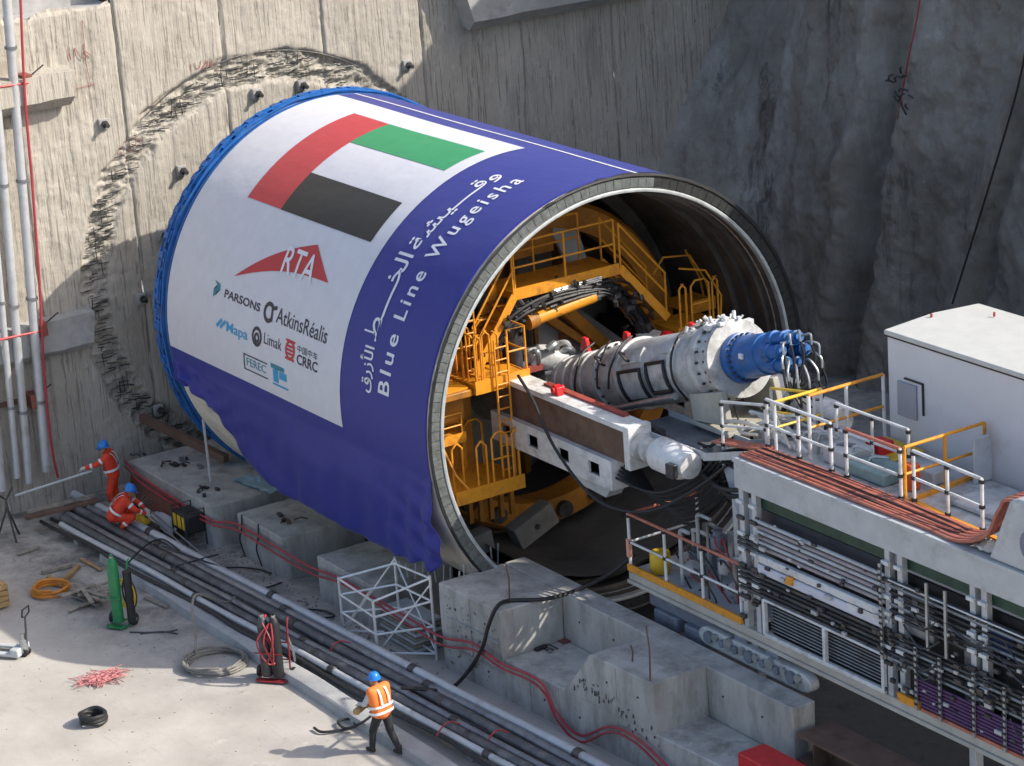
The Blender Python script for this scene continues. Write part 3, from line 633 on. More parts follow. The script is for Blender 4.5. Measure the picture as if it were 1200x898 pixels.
def onto(bm, name, m, fn, parent=bn, step=.22):
    """cut a flat print into short pieces and lay it on the banner; fn(u, v) -> (x, arc, offset)"""
    vs = [v.co for v in bm.verts]; lo = [min(v[i] for v in vs) for i in (0, 1)]; hi = [max(v[i] for v in vs) for i in (0, 1)]
    for i in (0, 1):
        k = lo[i]+step
        while k < hi[i]:
            co = [0, 0, 0]; no = [0, 0, 0]; co[i] = k; no[i] = 1
            bmesh.ops.bisect_plane(bm, geom=bm.verts[:]+bm.edges[:]+bm.faces[:], plane_co=co, plane_no=no); k += step
    o = V(*bn.location)
    for v in bm.verts: v.co = Vector(surf(*fn(v.co.x, v.co.y)))
    me = bpy.data.meshes.new(name); bm.to_mesh(me); bm.free(); me.materials.append(m)
    me.polygons.foreach_set('use_smooth', [True]*len(me.polygons))
    ob = bpy.data.objects.new(name, me); col.objects.link(ob); ob.parent = parent; return ob
def poly(pts, name, m, off, parent=bn, fn=None):
    """print outline in (x, degrees) on the shield"""
    bm = bmesh.new(); bm.faces.new([bm.verts.new((p[0], p[1], 0)) for p in pts]); bmesh.ops.triangulate(bm, faces=bm.faces[:])
    return onto(bm, name, m, fn or (lambda u, v: (u, v, off)), parent)
def D2S(d): return math.radians(d)*RB
def rectp(x0, x1, d0, d1, name, m, off, parent=bn):
    bm = bmesh.new(); bm.faces.new([bm.verts.new(p) for p in ((x0, D2S(d0), 0), (x1, D2S(d0), 0), (x1, D2S(d1), 0), (x0, D2S(d1), 0))]); return onto(bm, name, m, lambda u, v: (u, v, off), parent)
def textbm(body, size, spacing=1., shear=0., bold=0.):
    c = bpy.data.curves.new('t', 'FONT'); c.body = body; c.size = size; c.space_character = spacing; c.shear = shear; c.offset = bold; c.resolution_u = 3; c.fill_mode = 'FRONT'
    o = bpy.data.objects.new('t', c); col.objects.link(o); dg = bpy.context.evaluated_depsgraph_get(); me = o.evaluated_get(dg).to_mesh()
    bm = bmesh.new(); bm.from_mesh(me); o.evaluated_get(dg).to_mesh_clear(); bpy.data.objects.remove(o); bpy.data.curves.remove(c)
    bmesh.ops.triangulate(bm, faces=bm.faces[:]); return bm
def fit(bm, wid=None, hei=None):
    xs = [v.co.x for v in bm.verts]; ys = [v.co.y for v in bm.verts]
    sx = wid/(max(xs)-min(xs)) if wid else 1; sy = hei/(max(ys)-min(ys)) if hei else sx
    for v in bm.verts: v.co.x = (v.co.x-min(xs))*sx; v.co.y = v.co.y*sy
    return bm
wp = rectp(.5, 9.1, -3.2, 94, 'white_panel', F_WHITE, .01)
rectp(.5, 12.7, -9.6, -8.6, 'white_edge', F_WHITE, .01)
rectp(2.7, 4.36, 5.6, 45.5, 'flag_red_bar', F_RED, .018, wp); rectp(4.36, 8.62, 5.6, 18.4, 'flag_green_bar', F_GREEN, .018, wp); rectp(4.36, 8.55, 32.5, 45.6, 'flag_black_bar', F_BLACK, .018, wp)
# red swoosh triangle with its letters
tri = [(3.65, D2S(66.9))]
for t in np.linspace(.1, 1, 10): tri.append((3.65+(6.63-3.65)*t, D2S(66.9+(51.0-66.9)*t)-.16*math.sin(math.pi*t)))
tri.append((7.74, D2S(59.3)))
for t in np.linspace(.9, .1, 9): tri.append((3.65+(7.74-3.65)*t, D2S(66.9+(59.3-66.9)*t)-.2*math.sin(math.pi*t)))
poly(tri, 'red_triangle_emblem', F_RED, .018, wp)
def htext(body, x0, d0, wid, hei, m, name='lettering', off=.018, spacing=1., shear=0., bold=0., slope=0.):
    onto(fit(textbm(body, 1, spacing, shear, bold), wid, hei), name, m, lambda u, v: (x0+u, D2S(d0)-v+slope*u, off), wp, .3)
htext('RTA', 5.55, 61.2, 1.5, .66, F_TEXT, off=.026, shear=-.1, bold=.01)
htext('PARSONS', 3.4, 73.2, 1.75, .2, F_INK, bold=.02)
htext('AtkinsRéalis', 5.95, 74., 2.4, .36, F_INK, bold=.006)
htext('Mapa', 3.65, 82., 1.05, .32, F_CYAN, bold=.012)
htext('Limak', 5.5, 80.8, .85, .26, F_INK)
htext('CRRC', 7.1, 82.2, .98, .24, F_INK, bold=.02)
htext('中国中车', 7.1, 79., .95, .17, F_INK)
htext('FEREC', 4.65, 88.9, .95, .19, F_TEAL)
for dd in (85.9, 90.): rectp(4.5, 5.68, dd, dd+.35, 'logo_rule', F_INK, .018, wp)
rectp(4.5, 4.55, 86, 90.2, 'logo_rule', F_INK, .018, wp)
def strokes(pls, w_, m, name):
    for pl in pls:
        for a, b in zip(pl[:-1], pl[1:]):
            a = V(*a); b = V(*b); n_ = unit(V(-(b-a)[1], (b-a)[0]))*w_/2; e = unit(b-a)*w_*.3
            bm = bmesh.new(); bm.faces.new([bm.verts.new((q[0], q[1], 0)) for q in (a-n_-e, b-n_+e, b+n_+e, a+n_-e)]); onto(bm, name, m, lambda u, v: (u, v, .018), wp)
def ringp(cx, cd, r, w_, m, name='logo_ring', a0=0, a1=360):
    strokes([[(cx+r*math.cos(math.radians(a)), D2S(cd)+r*math.sin(math.radians(a))) for a in np.linspace(a0, a1, 15)]], w_, m, name)
ringp(5.58, 72.3, .2, .1, F_INK, a0=40, a1=330); strokes([[(5.72, D2S(71.2)), (5.75, D2S(74.2))], [(5.72, D2S(71.)), (5.9, D2S(70.4))]], .09, F_INK, 'logo_stroke')
ringp(5.15, 79.9, .2, .08, F_INK); ringp(5.15, 80.2, .09, .07, F_INK)
strokes([[(3.18, D2S(81.5)), (3.4, D2S(79.6))], [(3.36, D2S(81.6)), (3.58, D2S(79.7))]], .09, F_CYAN, 'logo_stroke')
poly([(2.83, D2S(69.8)), (3.12, D2S(70.3)), (3.16, D2S(71.9)), (2.95, D2S(72.5)), (2.98, D2S(73.6)), (2.86, D2S(74.3)), (2.84, D2S(72.2)), (3.0, D2S(71.6)), (2.98, D2S(70.8))], 'logo_mark', F_TEAL, .018, wp)
ringp(6.76, 79.6, .2, .07, F_RED); strokes([[(6.58, D2S(78.6)), (6.94, D2S(78.6))], [(6.56, D2S(79.6)), (6.96, D2S(79.6))], [(6.58, D2S(80.6)), (6.94, D2S(80.6))], [(6.56, D2S(77.2)), (6.96, D2S(77.2))], [(6.56, D2S(82)), (6.96, D2S(82))]], .055, F_RED, 'logo_stroke')
rectp(5.85, 6.5, 85.2, 86.4, 'logo_mark', F_TEAL, .018, wp); rectp(5.95, 6.2, 86.5, 90, 'logo_mark', F_CYAN, .018, wp); rectp(6.25, 6.6, 86.6, 88.6, 'logo_mark', F_CYAN, .018, wp); rectp(5.9, 6.65, 90.4, 90.9, 'logo_mark', F_CYAN, .018, wp)
# station name along the violet strip: latin line and arabic line, both reading up the shield
for wd, d0, sp_ in (('Blue', 80.3, 15.4), ('Line', 61.2, 13.2), ('Wugeisha', 44.4, 31.6)):
    onto(fit(textbm(wd, 1, 1.3, 0, .012), D2S(sp_), .62 if wd == 'Wugeisha' else .46), 'station_name', F_TEXT, lambda u, v: (11.18-v, D2S(d0)-u, .012), bn)
ARAB = ('\ufead\u0627 \u0627',)
def arabic(s):   # contextual forms, laid out left to right
    F = {'ا': ('\ufe8d', '\ufe8e', None, None), 'أ': ('\ufe83', '\ufe84', None, None), 'ل': ('\ufedd', '\ufede', '\ufedf', '\ufee0'), 'خ': ('\ufea5', '\ufea6', '\ufea7', '\ufea8'), 'ط': ('\ufec1', '\ufec2', '\ufec3', '\ufec4'),
         'ز': ('\ufeaf', '\ufeb0', None, None), 'ر': ('\ufead', '\ufeae', None, None), 'ق': ('\ufed5', '\ufed6', '\ufed7', '\ufed8'), 'و': ('\ufeed', '\ufeee', None, None), 'ي': ('\ufef1', '\ufef2', '\ufef3', '\ufef4'),
         'ش': ('\ufeb5', '\ufeb6', '\ufeb7', '\ufeb8'), 'ة': ('\ufe93', '\ufe94', None, None), 'ـ': ('ـ',)*4}
    out = []
    for i, ch in enumerate(s):
        if ch not in F: out.append(ch); continue
        pj = i > 0 and s[i-1] in F and F[s[i-1]][2] is not None; nj = i+1 < len(s) and s[i+1] in F and F[ch][2] is not None
        out.append(F[ch][(1 if pj else 0)+(2 if nj else 0)])
    return ''.join(out[::-1])
ba = fit(textbm(arabic('وقـــيشة'), 1, 1.0, 0, .012), D2S(30.), .62); bb = fit(textbm(arabic('الخــــط'), 1, 1., 0, .012), D2S(23.5), .6); bc = fit(textbm(arabic('الأزرق'), 1, 1., 0, .012), D2S(11.5), .62)
onto(ba, 'station_name_arabic', F_TEXT, lambda u, v: (10.36-v, D2S(43.5)-u, .012), bn)
onto(bb, 'station_name_arabic', F_TEXT, lambda u, v: (10.36-v, D2S(68.5)-u, .012), bn)
onto(bc, 'station_name_arabic', F_TEXT, lambda u, v: (10.36-v, D2S(81.5)-u, .012), bn)
# ------------------------------------------------------------------ screw conveyor leaving the shield
CONVP = mat('conveyor_grey_paint', (.5, .505, .5), .5, var=.2, scale=2.5, dirt=(.2, .19, .17), damt=.5, dscale=2.2, grime=.45)
sd = unit(V(1, 0, .325)); sp = V(7.2, 0, 4.93+.325*(7.2-11)); s0 = math.sqrt(1+.325**2)
def sx(x): return (x-7.2)*s0
def sax(x, off=(0, 0, 0)): return V(x, 0, 4.93+.325*(x-11))+V(*off)
un = unit(np.cross(V(0, 1, 0), sd)); un = -un if un[2] < 0 else un
def around(x, r, deg): a = math.radians(deg); return sax(x)+r*(math.cos(a)*un+math.sin(a)*V(0, -1, 0))
sc = thing('screw_conveyor', 'inclined pale grey screw conveyor tube with blue drive head rising out of the shield', 'conveyor', (7.2, 0, 3.7))
pr = [(0, .55)]
for k in range(9): x = 9.2+k*.36; pr += [(sx(x), .56+.01*k), (sx(x)+.02, .6+.01*k), (sx(x)+.09, .6+.01*k), (sx(x)+.11, .565+.01*k)]
pr += [(sx(12.7), .66), (sx(12.72), .78), (sx(12.9), .78), (sx(12.92), .7), (sx(13.7), .72), (sx(13.72), .8), (sx(13.84), .8), (sx(13.86), .74), (sx(15.7), .74), (sx(15.72), .8), (sx(15.84), .8), (sx(15.86), .74), (sx(16.55), .74)]
cs = MB().lathe(sp, sd, pr, 40).build('casing', CONVP, sc, ang=30)
MB().lathe(sp, sd, [(sx(16.55), .74), (sx(16.57), .86), (sx(16.76), .86), (sx(16.78), .78), (sx(17.08), .76), (sx(17.1), .82), (sx(17.22), .82), (sx(17.24), .5)], 40).build('drive_flange', CONVP, sc, ang=30)
for xx_, rr_ in ((16.79, .82), (17.0, .78), (12.93, .74)):
    for k in range(22):
        p = around(xx_, rr_-.01, k*360/22); MB().cyl(p, p+.06*sd, .028, n=6).build('flange_bolt', DARKSTEEL, sc)
dh = MB().lathe(sp, sd, [(sx(17.22), .45), (sx(17.26), .53), (sx(17.44), .53), (sx(17.46), .46), (sx(18.2), .43), (sx(18.22), .4), (sx(18.55), .38), (sx(18.6), .26)], 32).build('drive_head', BLUEP, sc, ang=30)
for k in range(24): p = around(17.47, .49, k*15); MB().cyl(p, p+.05*sd, .025, n=6).build('head_bolt', DARKSTEEL, dh)
MB().box(17.8, -.48, sax(17.8)[2]+.05, 17.92, -.41, sax(17.8)[2]+.15).build('name_plate', WHITEP, dh)
for k in range(6):
    a = k*60+20; p = around(18.5, .3, a); mo = MB().lathe(p, sd, [(0, .17), (.2, .18), (.22, .14), (.5, .14), (.52, .1), (.6, .1)], 14).build('hydraulic_motor', BLUEP, dh, ang=30)
for k in range(11):
    a = k*33+20; q = around(19.02, .33, a); q2 = around(19.25, .48, a)+V(.08, -.05, -.1)
    MB().tube([q, q+.16*sd, q2, q2+V(.05, -.02, -.2)], .026, 7, sm=4).build('silver_fitting', STEEL, sc); MB().tube([q2+V(.05, -.02, -.2), q2+V(.1, 0, -.6), V(19.3, -.3, 6.7), V(18.9, -.4, 6.1)], .03, 6, sm=4).build('motor_hose', BLACK, sc)
# hatches, frames and hoses on the near flank
def hatch(x0, x1, a0, a1, m=CONVP, fr=True):
    b = MB(); n_ = 6; A = [[around(x, .8, a) for a in np.linspace(a0, a1, n_)] for x in (x0, x1)]; b.grid(A); b.grid([[around(x0, .73, a) for a in np.linspace(a0, a1, n_)], A[0]]); b.grid([[around(x1, .73, a) for a in np.linspace(a0, a1, n_)], A[1]])
    b.grid([[around(x, .73, a0) for x in (x0, x1)], [around(x, .8, a0) for x in (x0, x1)]]); b.grid([[around(x, .73, a1) for x in (x0, x1)], [around(x, .8, a1) for x in (x0, x1)]])
    h = b.build('hatch', m, sc, ang=30)
    if fr:
        lp = [around(x0, .83, a) for a in np.linspace(a0, a1, 5)]+[around(x1, .83, a) for a in np.linspace(a1, a0, 5)]
        MB().tube(lp, .045, 6, closed=True).build('hatch_frame', BLACK, h)
    return h
hatch(13.95, 14.75, 78, 128); hatch(15.0, 15.65, 72, 118); hatch(13.95, 14.7, 40, 66, fr=False); hatch(15.45, 15.75, 38, 58, GREYP, False)
for (x0, a0, x1, a1, x2, a2) in ((12.95, 10, 13.2, 40, 13.1, 95), (13.7, 5, 13.75, 50, 13.5, 100), (12.2, 5, 12.3, 60, 12.1, 120), (15.9, -20, 15.95, 60, 15.85, 140)):
    MB().tube([around(x0, .85, a0), around((x0+x1)/2, .83, (a0+a1)/2), around(x1, .83, a1), around((x2+x1)/2, .83, (a2+a1)/2), around(x2, .85, a2)], .026, 6, sm=5).build('wrap_hose', BLACK, sc)
for x in (13.15, 14.1):
    p = around(x, .84, 50); MB().tube([p, p+V(.12, -.2, .1), p+V(.3, -.18, -.02), p+V(.25, -.05, -.1)], .03, 6, sm=4).build('hook', BLACK, sc)
MB().cyl(around(13.4, 1.05, 125), around(16.0, 1.05, 118), .075, n=12).build('gate_ram', STEEL, sc)
rnd = random.Random(8)
fx = MB()
for k in range(46):
    p = around(rnd.uniform(16.0, 17.3), .84, rnd.uniform(-45, 30)); s = rnd.uniform(.03, .09)
    if k % 2: fx.box(p[0]-s, p[1]-s, p[2]-s*.6, p[0]+s, p[1]+s, p[2]+s*.6)
    else: fx.cyl(p, p+V(rnd.uniform(-.1, .1), rnd.uniform(-.1, .1), s*1.6), s*.5, n=7)
tag(fx.build('top_fittings', WHITEP, sc), kind='stuff')
for (x, a) in ((15.2, -35), (11.6, -5), (12.9, -25)):
    p = around(x, .7, a); MB().prism([(p[0]-.16, p[2]), (p[0]+.16, p[2]), (p[0]+.08, p[2]+.3), (p[0]-.06, p[2]+.32)], 1, p[1]-.05, p[1]+.05).build('lifting_lug', RED, sc, bev=.01)
# cradle brackets under the head
br = MB(); br.prism([(16.4, 6.15), (17.5, 6.45), (17.7, 5.75), (16.5, 5.6)], 1, -.75, -.6); br.prism([(16.4, 6.15), (17.5, 6.45), (17.7, 5.75), (16.5, 5.6)], 1, .6, .75); br.box(16.3, -.75, 5.5, 17.7, .75, 5.6)
br.build('saddle', mat('grubby_cream', (.45, .43, .37), .6, var=.2, dirt=(.2, .18, .15), damt=.5), sc, bev=.015)

# ------------------------------------------------------------------ bridge girders carrying the segment crane
def girder(y, near):
    gt = thing('bridge_girder', 'white and brown box girder with square holes running out of the shield', 'girder', (11.3, y, 4.2)) if near else thing('bridge_girder', 'far bridge girder half hidden behind the conveyor tube', 'girder', (11.3, y, 4.2))
    gt['group'] = 'bridge girders'
    MB().box(11.0, y, 5.6, 16.25, y+.55, 5.72).build('top_flange', WHITEP, gt, bev=.01)
    MB().box(11.0, y+.08, 4.86, 16.1, y+.5, 5.598).build('web', BROWN, gt)
    MB().box(16.1, y-.02, 4.8, 16.3, y+.57, 5.74).build('end_plate', WHITEP, gt, bev=.015)
    lp = MB()       # lower plate with real square holes
    xs = [11.0]+[v for c_ in (11.55, 12.65, 13.85, 15.0) for v in (c_-.2, c_+.2)]+[15.65]; zs = [4.24, 4.4, 4.68, 4.82]
    for i in range(len(xs)-1):
        for j in range(3):
            if j == 1 and i % 2 == 1: continue
            for yy_ in (y-.06, y): lp.add([(xs[i], yy_, zs[j]), (xs[i+1], yy_, zs[j]), (xs[i+1], yy_, zs[j+1]), (xs[i], yy_, zs[j+1])], [(0, 1, 2, 3)])
    for i in range(1, len(xs)-1, 2):
        lp.add([(xs[i], y-.06, zs[1]), (xs[i], y, zs[1]), (xs[i], y, zs[2]), (xs[i], y-.06, zs[2])], [(0, 1, 2, 3)]); lp.add([(xs[i+1], y-.06, zs[1]), (xs[i+1], y, zs[1]), (xs[i+1], y, zs[2]), (xs[i+1], y-.06, zs[2])], [(0, 1, 2, 3)])
        lp.add([(xs[i], y-.06, zs[1]), (xs[i], y, zs[1]), (xs[i+1], y, zs[1]), (xs[i+1], y-.06, zs[1])], [(0, 1, 2, 3)])
    lp.box(11, y-.061, 4.2, 15.65, y+.45, 4.241); lp.box(11, y-.061, 4.818, 15.65, y+.3, 4.86); lp.box(15.6, y-.063, 4.24, 15.66, y+.4, 4.82)
    lp.build('perforated_plate', WHITEP, gt)
    MB().box(11, y+.3, 4.25, 15.6, y+.34, 4.82).build('back_plate', BLACK, gt)
    MB().prism([(14.1, 4.2), (15.5, 4.2), (15.3, 3.95), (14.4, 4.0)], 1, y, y+.4).build('skid', GREYP, gt)
    MB().lathe((16.3, y+.28, 5.28), DX, [(0, .3), (.12, .3), (.14, .2), (.28, .2), (.3, .27), (.42, .27), (.44, .22), (.6, .22)], 20).build('coupling', CONVP, gt, ang=30)
    MB().lathe((16.9, y+.28, 5.3), DX, [(0, .2), (.04, .32), (.1, .36), (.85, .36), (.95, .31), (1.15, .27), (1.17, .1)], 28).build('drive_motor', WHITEP, gt, ang=40)
    MB().box(17.75, y-.16, 5.1, 18.0, y-.02, 5.4).build('terminal_box', DARKSTEEL, gt, bev=.02)
    for x in (13.35,) if near else (11.9, 14.4):
        t = MB(); t.prism([(x-.14, 5.73), (x+.14, 5.73), (x+.1, 5.9), (x-.03, 5.95), (x-.1, 5.9)], 1, y+.14, y+.3); t.cyl((x, y+.08, 5.84), (x, y+.38, 5.84), .07, n=10); t.build('trolley', RED, gt, bev=.01)
    MB().box(11.2, y+.62, 5.45, 16.6, y+.72, 5.62).build('crane_rail', DARKSTEEL, gt)
    MB().box(12.6, y+.36, 5.722, 15.6, y+.52, 5.77).build('red_guide', mat('dull_red', (.3, .06, .045), .7, var=.3), gt)
girder(-2.25, True); girder(1.7, False)
for k, (yy_, z, r_) in enumerate(((-1.35, 5.35, .11), (-1.1, 5.25, .08), (-.95, 5.1, .1))):
    tag(MB().cyl((10.5, yy_, z), (17.6, yy_, z), r_, n=12).build('bridge_pipe', PIPE if k != 1 else DARKSTEEL), ['grey pipe beside the near bridge girder', 'thin dark pipe between the grey bridge pipes', 'grey pipe running right under the conveyor tube'][k], 'pipe', 'pipes along the bridge')
# silver erector head deep in the shield
eh = thing('erector_head', 'silver tangle of segment gripper parts on the near side inside the shield', 'gripper', (10.4, -.4, 4.6))
c0 = onX((642, 425), 10.6); rnd = random.Random(4)
MB().lathe(c0+V(-.3, -.5, .2), unit(V(.2, 1, -.25)), [(0, .2), (.3, .24), (.35, .3), (.7, .3), (.75, .2), (1.1, .2)], 18).build('gripper_cylinder', CONVP, eh, ang=30)
for k in range(9):
    p = c0+V(rnd.uniform(-.3, .3), rnd.uniform(-.6, .5), rnd.uniform(-.35, .45)); q = p+V(rnd.uniform(-.2, .2), rnd.uniform(-.4, .4), rnd.uniform(-.3, .3))
    MB().tube([p, (p+q)/2+V(.1, 0, .12), q], rnd.uniform(.05, .11), 8, sm=4).build('gripper_arm', STEEL if k % 2 else CONVP, eh)
MB().box(c0[0]-.2, c0[1]-.7, c0[2]-.1, c0[0]+.1, c0[1]-.2, c0[2]+.05).build('gripper_pad', mat('dull_red', (.3, .06, .045)), eh)

ct_ = thing('cable_tray', 'grey cable tray bridging from the girder towards the gantry top under the conveyor head', 'tray', (18, -1.2, 5.4))
MB().bar((15.4, -1.15, 5.38), (18.2, -1.15, 5.42), 1.15, .04).build('tray_floor', PIPE, ct_); MB().bar((18.2, -1.2, 5.42), (20.3, -1.35, 6.05), 1.1, .04).build('tray_floor', PIPE, ct_)
for dy in (-.57, .57): MB().bar((15.4, -1.15+dy, 5.45), (18.2, -1.15+dy, 5.49), .03, .16).build('tray_side', GREYP, ct_); MB().bar((18.2, -1.2+dy, 5.49), (20.3, -1.35+dy, 6.12), .03, .16).build('tray_side', GREYP, ct_)
rnd = random.Random(41)
gc = MB()
for k in range(60):
    p = V(rnd.uniform(16.8, 20.2), rnd.uniform(-1.5, .2), rnd.uniform(4.2, 5.9)); q = p+V(rnd.uniform(-.8, .8), rnd.uniform(-.2, .2), rnd.uniform(-.5, .1))
    gc.tube([p, (p+q)/2-V(0, 0, rnd.uniform(.05, .3)), q], rnd.uniform(.015, .04), 5, sm=3)
tag(gc.build('hose_tangle', BLACK), 'tangle of small black hoses below the conveyor head before the gantry', 'hoses', kind='stuff')
# ------------------------------------------------------------------ black cables that loop from the bridge to the gantry
def cable(pts, r, label, m=BLACK, name='power_cable', cat='cable', group=None, sm=6):
    return tag(MB().tube(pts, r, 7, sm=sm).build(name, m), label, cat, group)
yb = -2.6
cable([onY(p, v) for p, v in (((607, 440), -2.45), ((625, 470), -2.5), ((650, 525), -2.6), ((690, 578), -2.6), ((728, 598), -2.5), ((770, 597), -2.3), ((820, 570), -2.0), ((852, 545), -1.8))], .035, 'long black cable sagging from the upper platform to the gantry')
for k in range(9):
    a = onY((722+2*k, 560-4*k), -2.3+.08*k); e = onY((848+3*k, 530+3*k), -1.6+.05*k); m_ = (a+e)/2; dz = .55+.1*k
    cable([a, a*.75+e*.25-V(0, 0, dz*.75), m_-V(0, .1, dz), a*.25+e*.75-V(0, 0, dz*.7), e, e+V(.6, .4, .1)], .032, 'black cable in the drooping bundle between bridge and gantry', group='drooping cable bundle')
for k in range(5):
    a = V(17.2+.15*k, -1.5+.12*k, 5.2-.05*k); e = V(20.6, -1.9+.14*k, 5.5-.12*k)
    cable([a, (a+e)/2+V(0, -.2, -.3-.08*k), e-V(.4, 0, .1), e], .05, 'thick black hose running into the end of the gantry', group='hoses at the gantry end')

# ------------------------------------------------------------------ back-up gantry
GY = -2.5
gt = thing('backup_gantry', 'long steel back-up gantry with pipe racks and guard rails, on the right', 'gantry', (22, GY, -.9))
SILL = mat('sill_paint', (.46, .44, .39), .6, var=.15, scale=3, dirt=(.22, .2, .17), damt=.45)
MB().box(16.35, GY, 2.5, 31, GY+.25, 2.67).build('sill', SILL, gt, bev=.015)
MB().box(16.35, GY-.05, 2.42, 31, GY+.02, 2.5).build('sill', SILL, gt, bev=.01)
MB().box(16.35, GY+.02, 2.6, 20.35, -.6, 2.69).build('front_deck', GREYP, gt)
MB().box(16.35, GY-.03, 2.69, 20.25, GY+.03, 2.84).build('toe_board', ORANGE, gt, bev=.01)
MB().box(20.35, -1.6, 2.55, 31, -.6, 2.65).build('rear_deck', DARKSTEEL, gt)
MB().box(24.95, GY-.03, 2.68, 25.55, GY+.03, 2.84).build('toe_board', ORANGE, gt)
MB().box(25.6, GY-.02, 2.68, 31, GY+.04, 2.74).build('toe_board', SALMON, gt)
railing(gt, [(16.4, -.7, 2.7), (16.4, GY+.03, 2.7), (20.2, GY+.03, 2.7)], 1.25, SALMON, WHITEP, .033, clamp=BLACK)
MB().box(16.36, GY-.03, 3.0, 16.44, GY+.06, 3.4).build('sign_plate', mat('pink_tape', (.6, .3, .24), .6), gt)
# top chord with tray
MB().box(20.2, GY, 5.57, 31, GY+.12, 6.2).build('top_beam', GREYP, gt, bev=.012)
MB().box(20.2, GY-.04, 6.12, 31, GY+.85, 6.205).build('top_flange', GREYP, gt, bev=.01)
MB().box(20.2, GY+.85, 6.1, 31, .2, 6.18).build('upper_deck', CONVP, gt)
MB().box(20.2, GY+.12, 5.58, 31, GY+.5, 5.62).build('bottom_flange', GREYP, gt)
for x in (20.35, 20.75, 24.7, 25.05, 27.0, 27.3, 29.6):
    p = MB().box(x-.07, GY+.03, 2.66, x+.07, GY+.17, 5.58).build('column', PIPEL, gt, bev=.012)
    for z in np.arange(3.3, 5.4, .33): MB().box(x-.1, GY-.03, z, x+.1, GY+.029, z+.07).build('pipe_clamp', DARKSTEEL if int(z*10) % 2 else WHITEP, p)
GREEND = mat('dark_green_paint', (.014, .05, .032), .5, var=.3, scale=3)
for (a, b) in ((20.6, 24.6), (24.85, 26.9), (27.15, 31)): MB().box(a, GY+.18, 5.26, b, GY+.24, 5.54).build('green_panel', GREEND, gt)
# pipe racks
for k in range(6):
    z = 5.02-k*.105; MB().cyl((20.7, GY+.06, z), (24.62, GY+.06, z), .042, n=10).build('rack_pipe', PIPEL if k % 2 == 0 else mat('mauve_grey_pipe', (.33, .29, .3), .5, .2, var=.2), gt)
MB().box(20.85, GY-.02, 4.2, 24.6, GY+.1, 4.36).build('white_duct', WHITEP, gt, bev=.02); MB().box(20.85, GY-.03, 3.98, 24.6, GY+.1, 4.17).build('white_duct', mat('lilac_white_paint', (.6, .6, .68), .5, var=.08), gt, bev=.03)
MB().cyl((21.9, GY-.08, 4.06), (21.9, GY-.02, 4.2), .09, n=10).build('orange_valve', ORANGE, gt); MB().box(23.6, GY-.035, 4.08, 24.4, GY-.03, 4.2).build('sticker', WHITEP, gt)
for k in range(5): MB().cyl((20.2, GY+.02, 3.9-k*.1), (24.75, GY+.02, 3.9-k*.1), .038, n=8).build('rack_hose', BLACK if k % 2 else DARKSTEEL, gt)
for k in range(3): MB().cyl((20.2, GY+.03, 4.6-k*.09), (20.85, GY+.03, 4.6-k*.09), .036, n=8).build('rack_hose', DARKSTEEL, gt)
# framed grille at the foot
for (a, b) in (((21.0, 2.72), (24.6, 2.72)), ((21.0, 3.46), (24.6, 3.46)), ((21.0, 2.72), (21.0, 3.46)), ((22.85, 2.72), (22.85, 3.46)), ((24.56, 2.72), (24.56, 3.46))):
    MB().bar((a[0], GY, a[1]), (b[0], GY, b[1]), .08, .09 if a[1] != 3.46 or b[1] != 3.46 else .05).build('frame_bar', WHITEP, gt, bev=.01)
MB().box(21.05, GY+.15, 2.7, 24.55, GY+.18, 3.44).build('grille_back', BLACK, gt)
for k in range(9): MB().cyl((21.05, GY+.1, 2.8+k*.07), (24.5, GY+.1, 2.8+k*.07), .014, n=6).build('grille_bar', PIPE, gt)
# right-hand racks: hoses, columns of clamps, purple cables
for k in range(7):
    z = 5.0-k*.12; MB().cyl((24.75, GY+.05, z), (31, GY+.05, z), .036, n=8).build('rack_hose', [DARKSTEEL, PIPE, BLACK][k % 3], gt)
MB().tube([(24.8, GY-.03, 5.02), (31, GY-.03, 5.02)], .016, 6).build('white_line', WHITEP, gt)
for k in range(6):
    z = 3.95-k*.1; MB().cyl((24.75, GY+.01, z), (31, GY+.01, z), .034, n=8).build('rack_hose', [BLACK, DARKSTEEL, PIPE][k % 3], gt)
for k in range(8):
    z = 3.3-k*.07; MB().cyl((25.5+.02*k, GY-.02, z), (31, GY-.02, z), .03, n=8).build('purple_cable', PURPLE, gt)
for x in (24.62, 25.55, 26.2, 27.1, 27.9, 28.4):
    r_ = MB().box(x-.03, GY-.09, 2.7 if x > 25 else 3.4, x+.03, GY-.055, 3.95 if x > 25 else 5.3).build('rack_upright', STEEL, gt)
    for z in np.arange(2.8 if x > 25 else 3.5, 3.9 if x > 25 else 5.2, .12): MB().box(x-.045, GY-.1, z, x+.045, GY-.092, z+.045).build('rack_clip', WHITEP if int(z*100) % 2 else BLACK, r_)
for x in (25.9, 26.4): MB().box(x-.03, GY-.09, 4.0, x+.03, GY-.055, 5.3).build('rack_upright', STEEL, gt)
MB().box(24.9, GY+.3, 2.7, 31, GY+.36, 5.1).build('dark_cladding', BLACK, gt); MB().box(20.5, GY+.4, 3.4, 24.7, GY+.46, 5.1).build('dark_cladding', mat('dark_grey_panel', (.09, .09, .1), .6), gt)
for (x0, x1, z0, z1) in ((24.95, 25.8, 4.0, 4.9), (26.6, 26.95, 3.0, 4.4)): MB().box(x0, GY+.16, z0, x1, GY+.28, z1).build('equipment_cabinet', PIPE, gt, bev=.02)
for k in range(4): MB().box(27.4, GY+.1, 4.35+k*.14, 27.95, GY+.16, 4.43+k*.14).build('blue_rack_module', mat('rack_blue', (.06, .09, .2), .5), gt)
rnd = random.Random(51); rf = MB(); rw_ = MB()
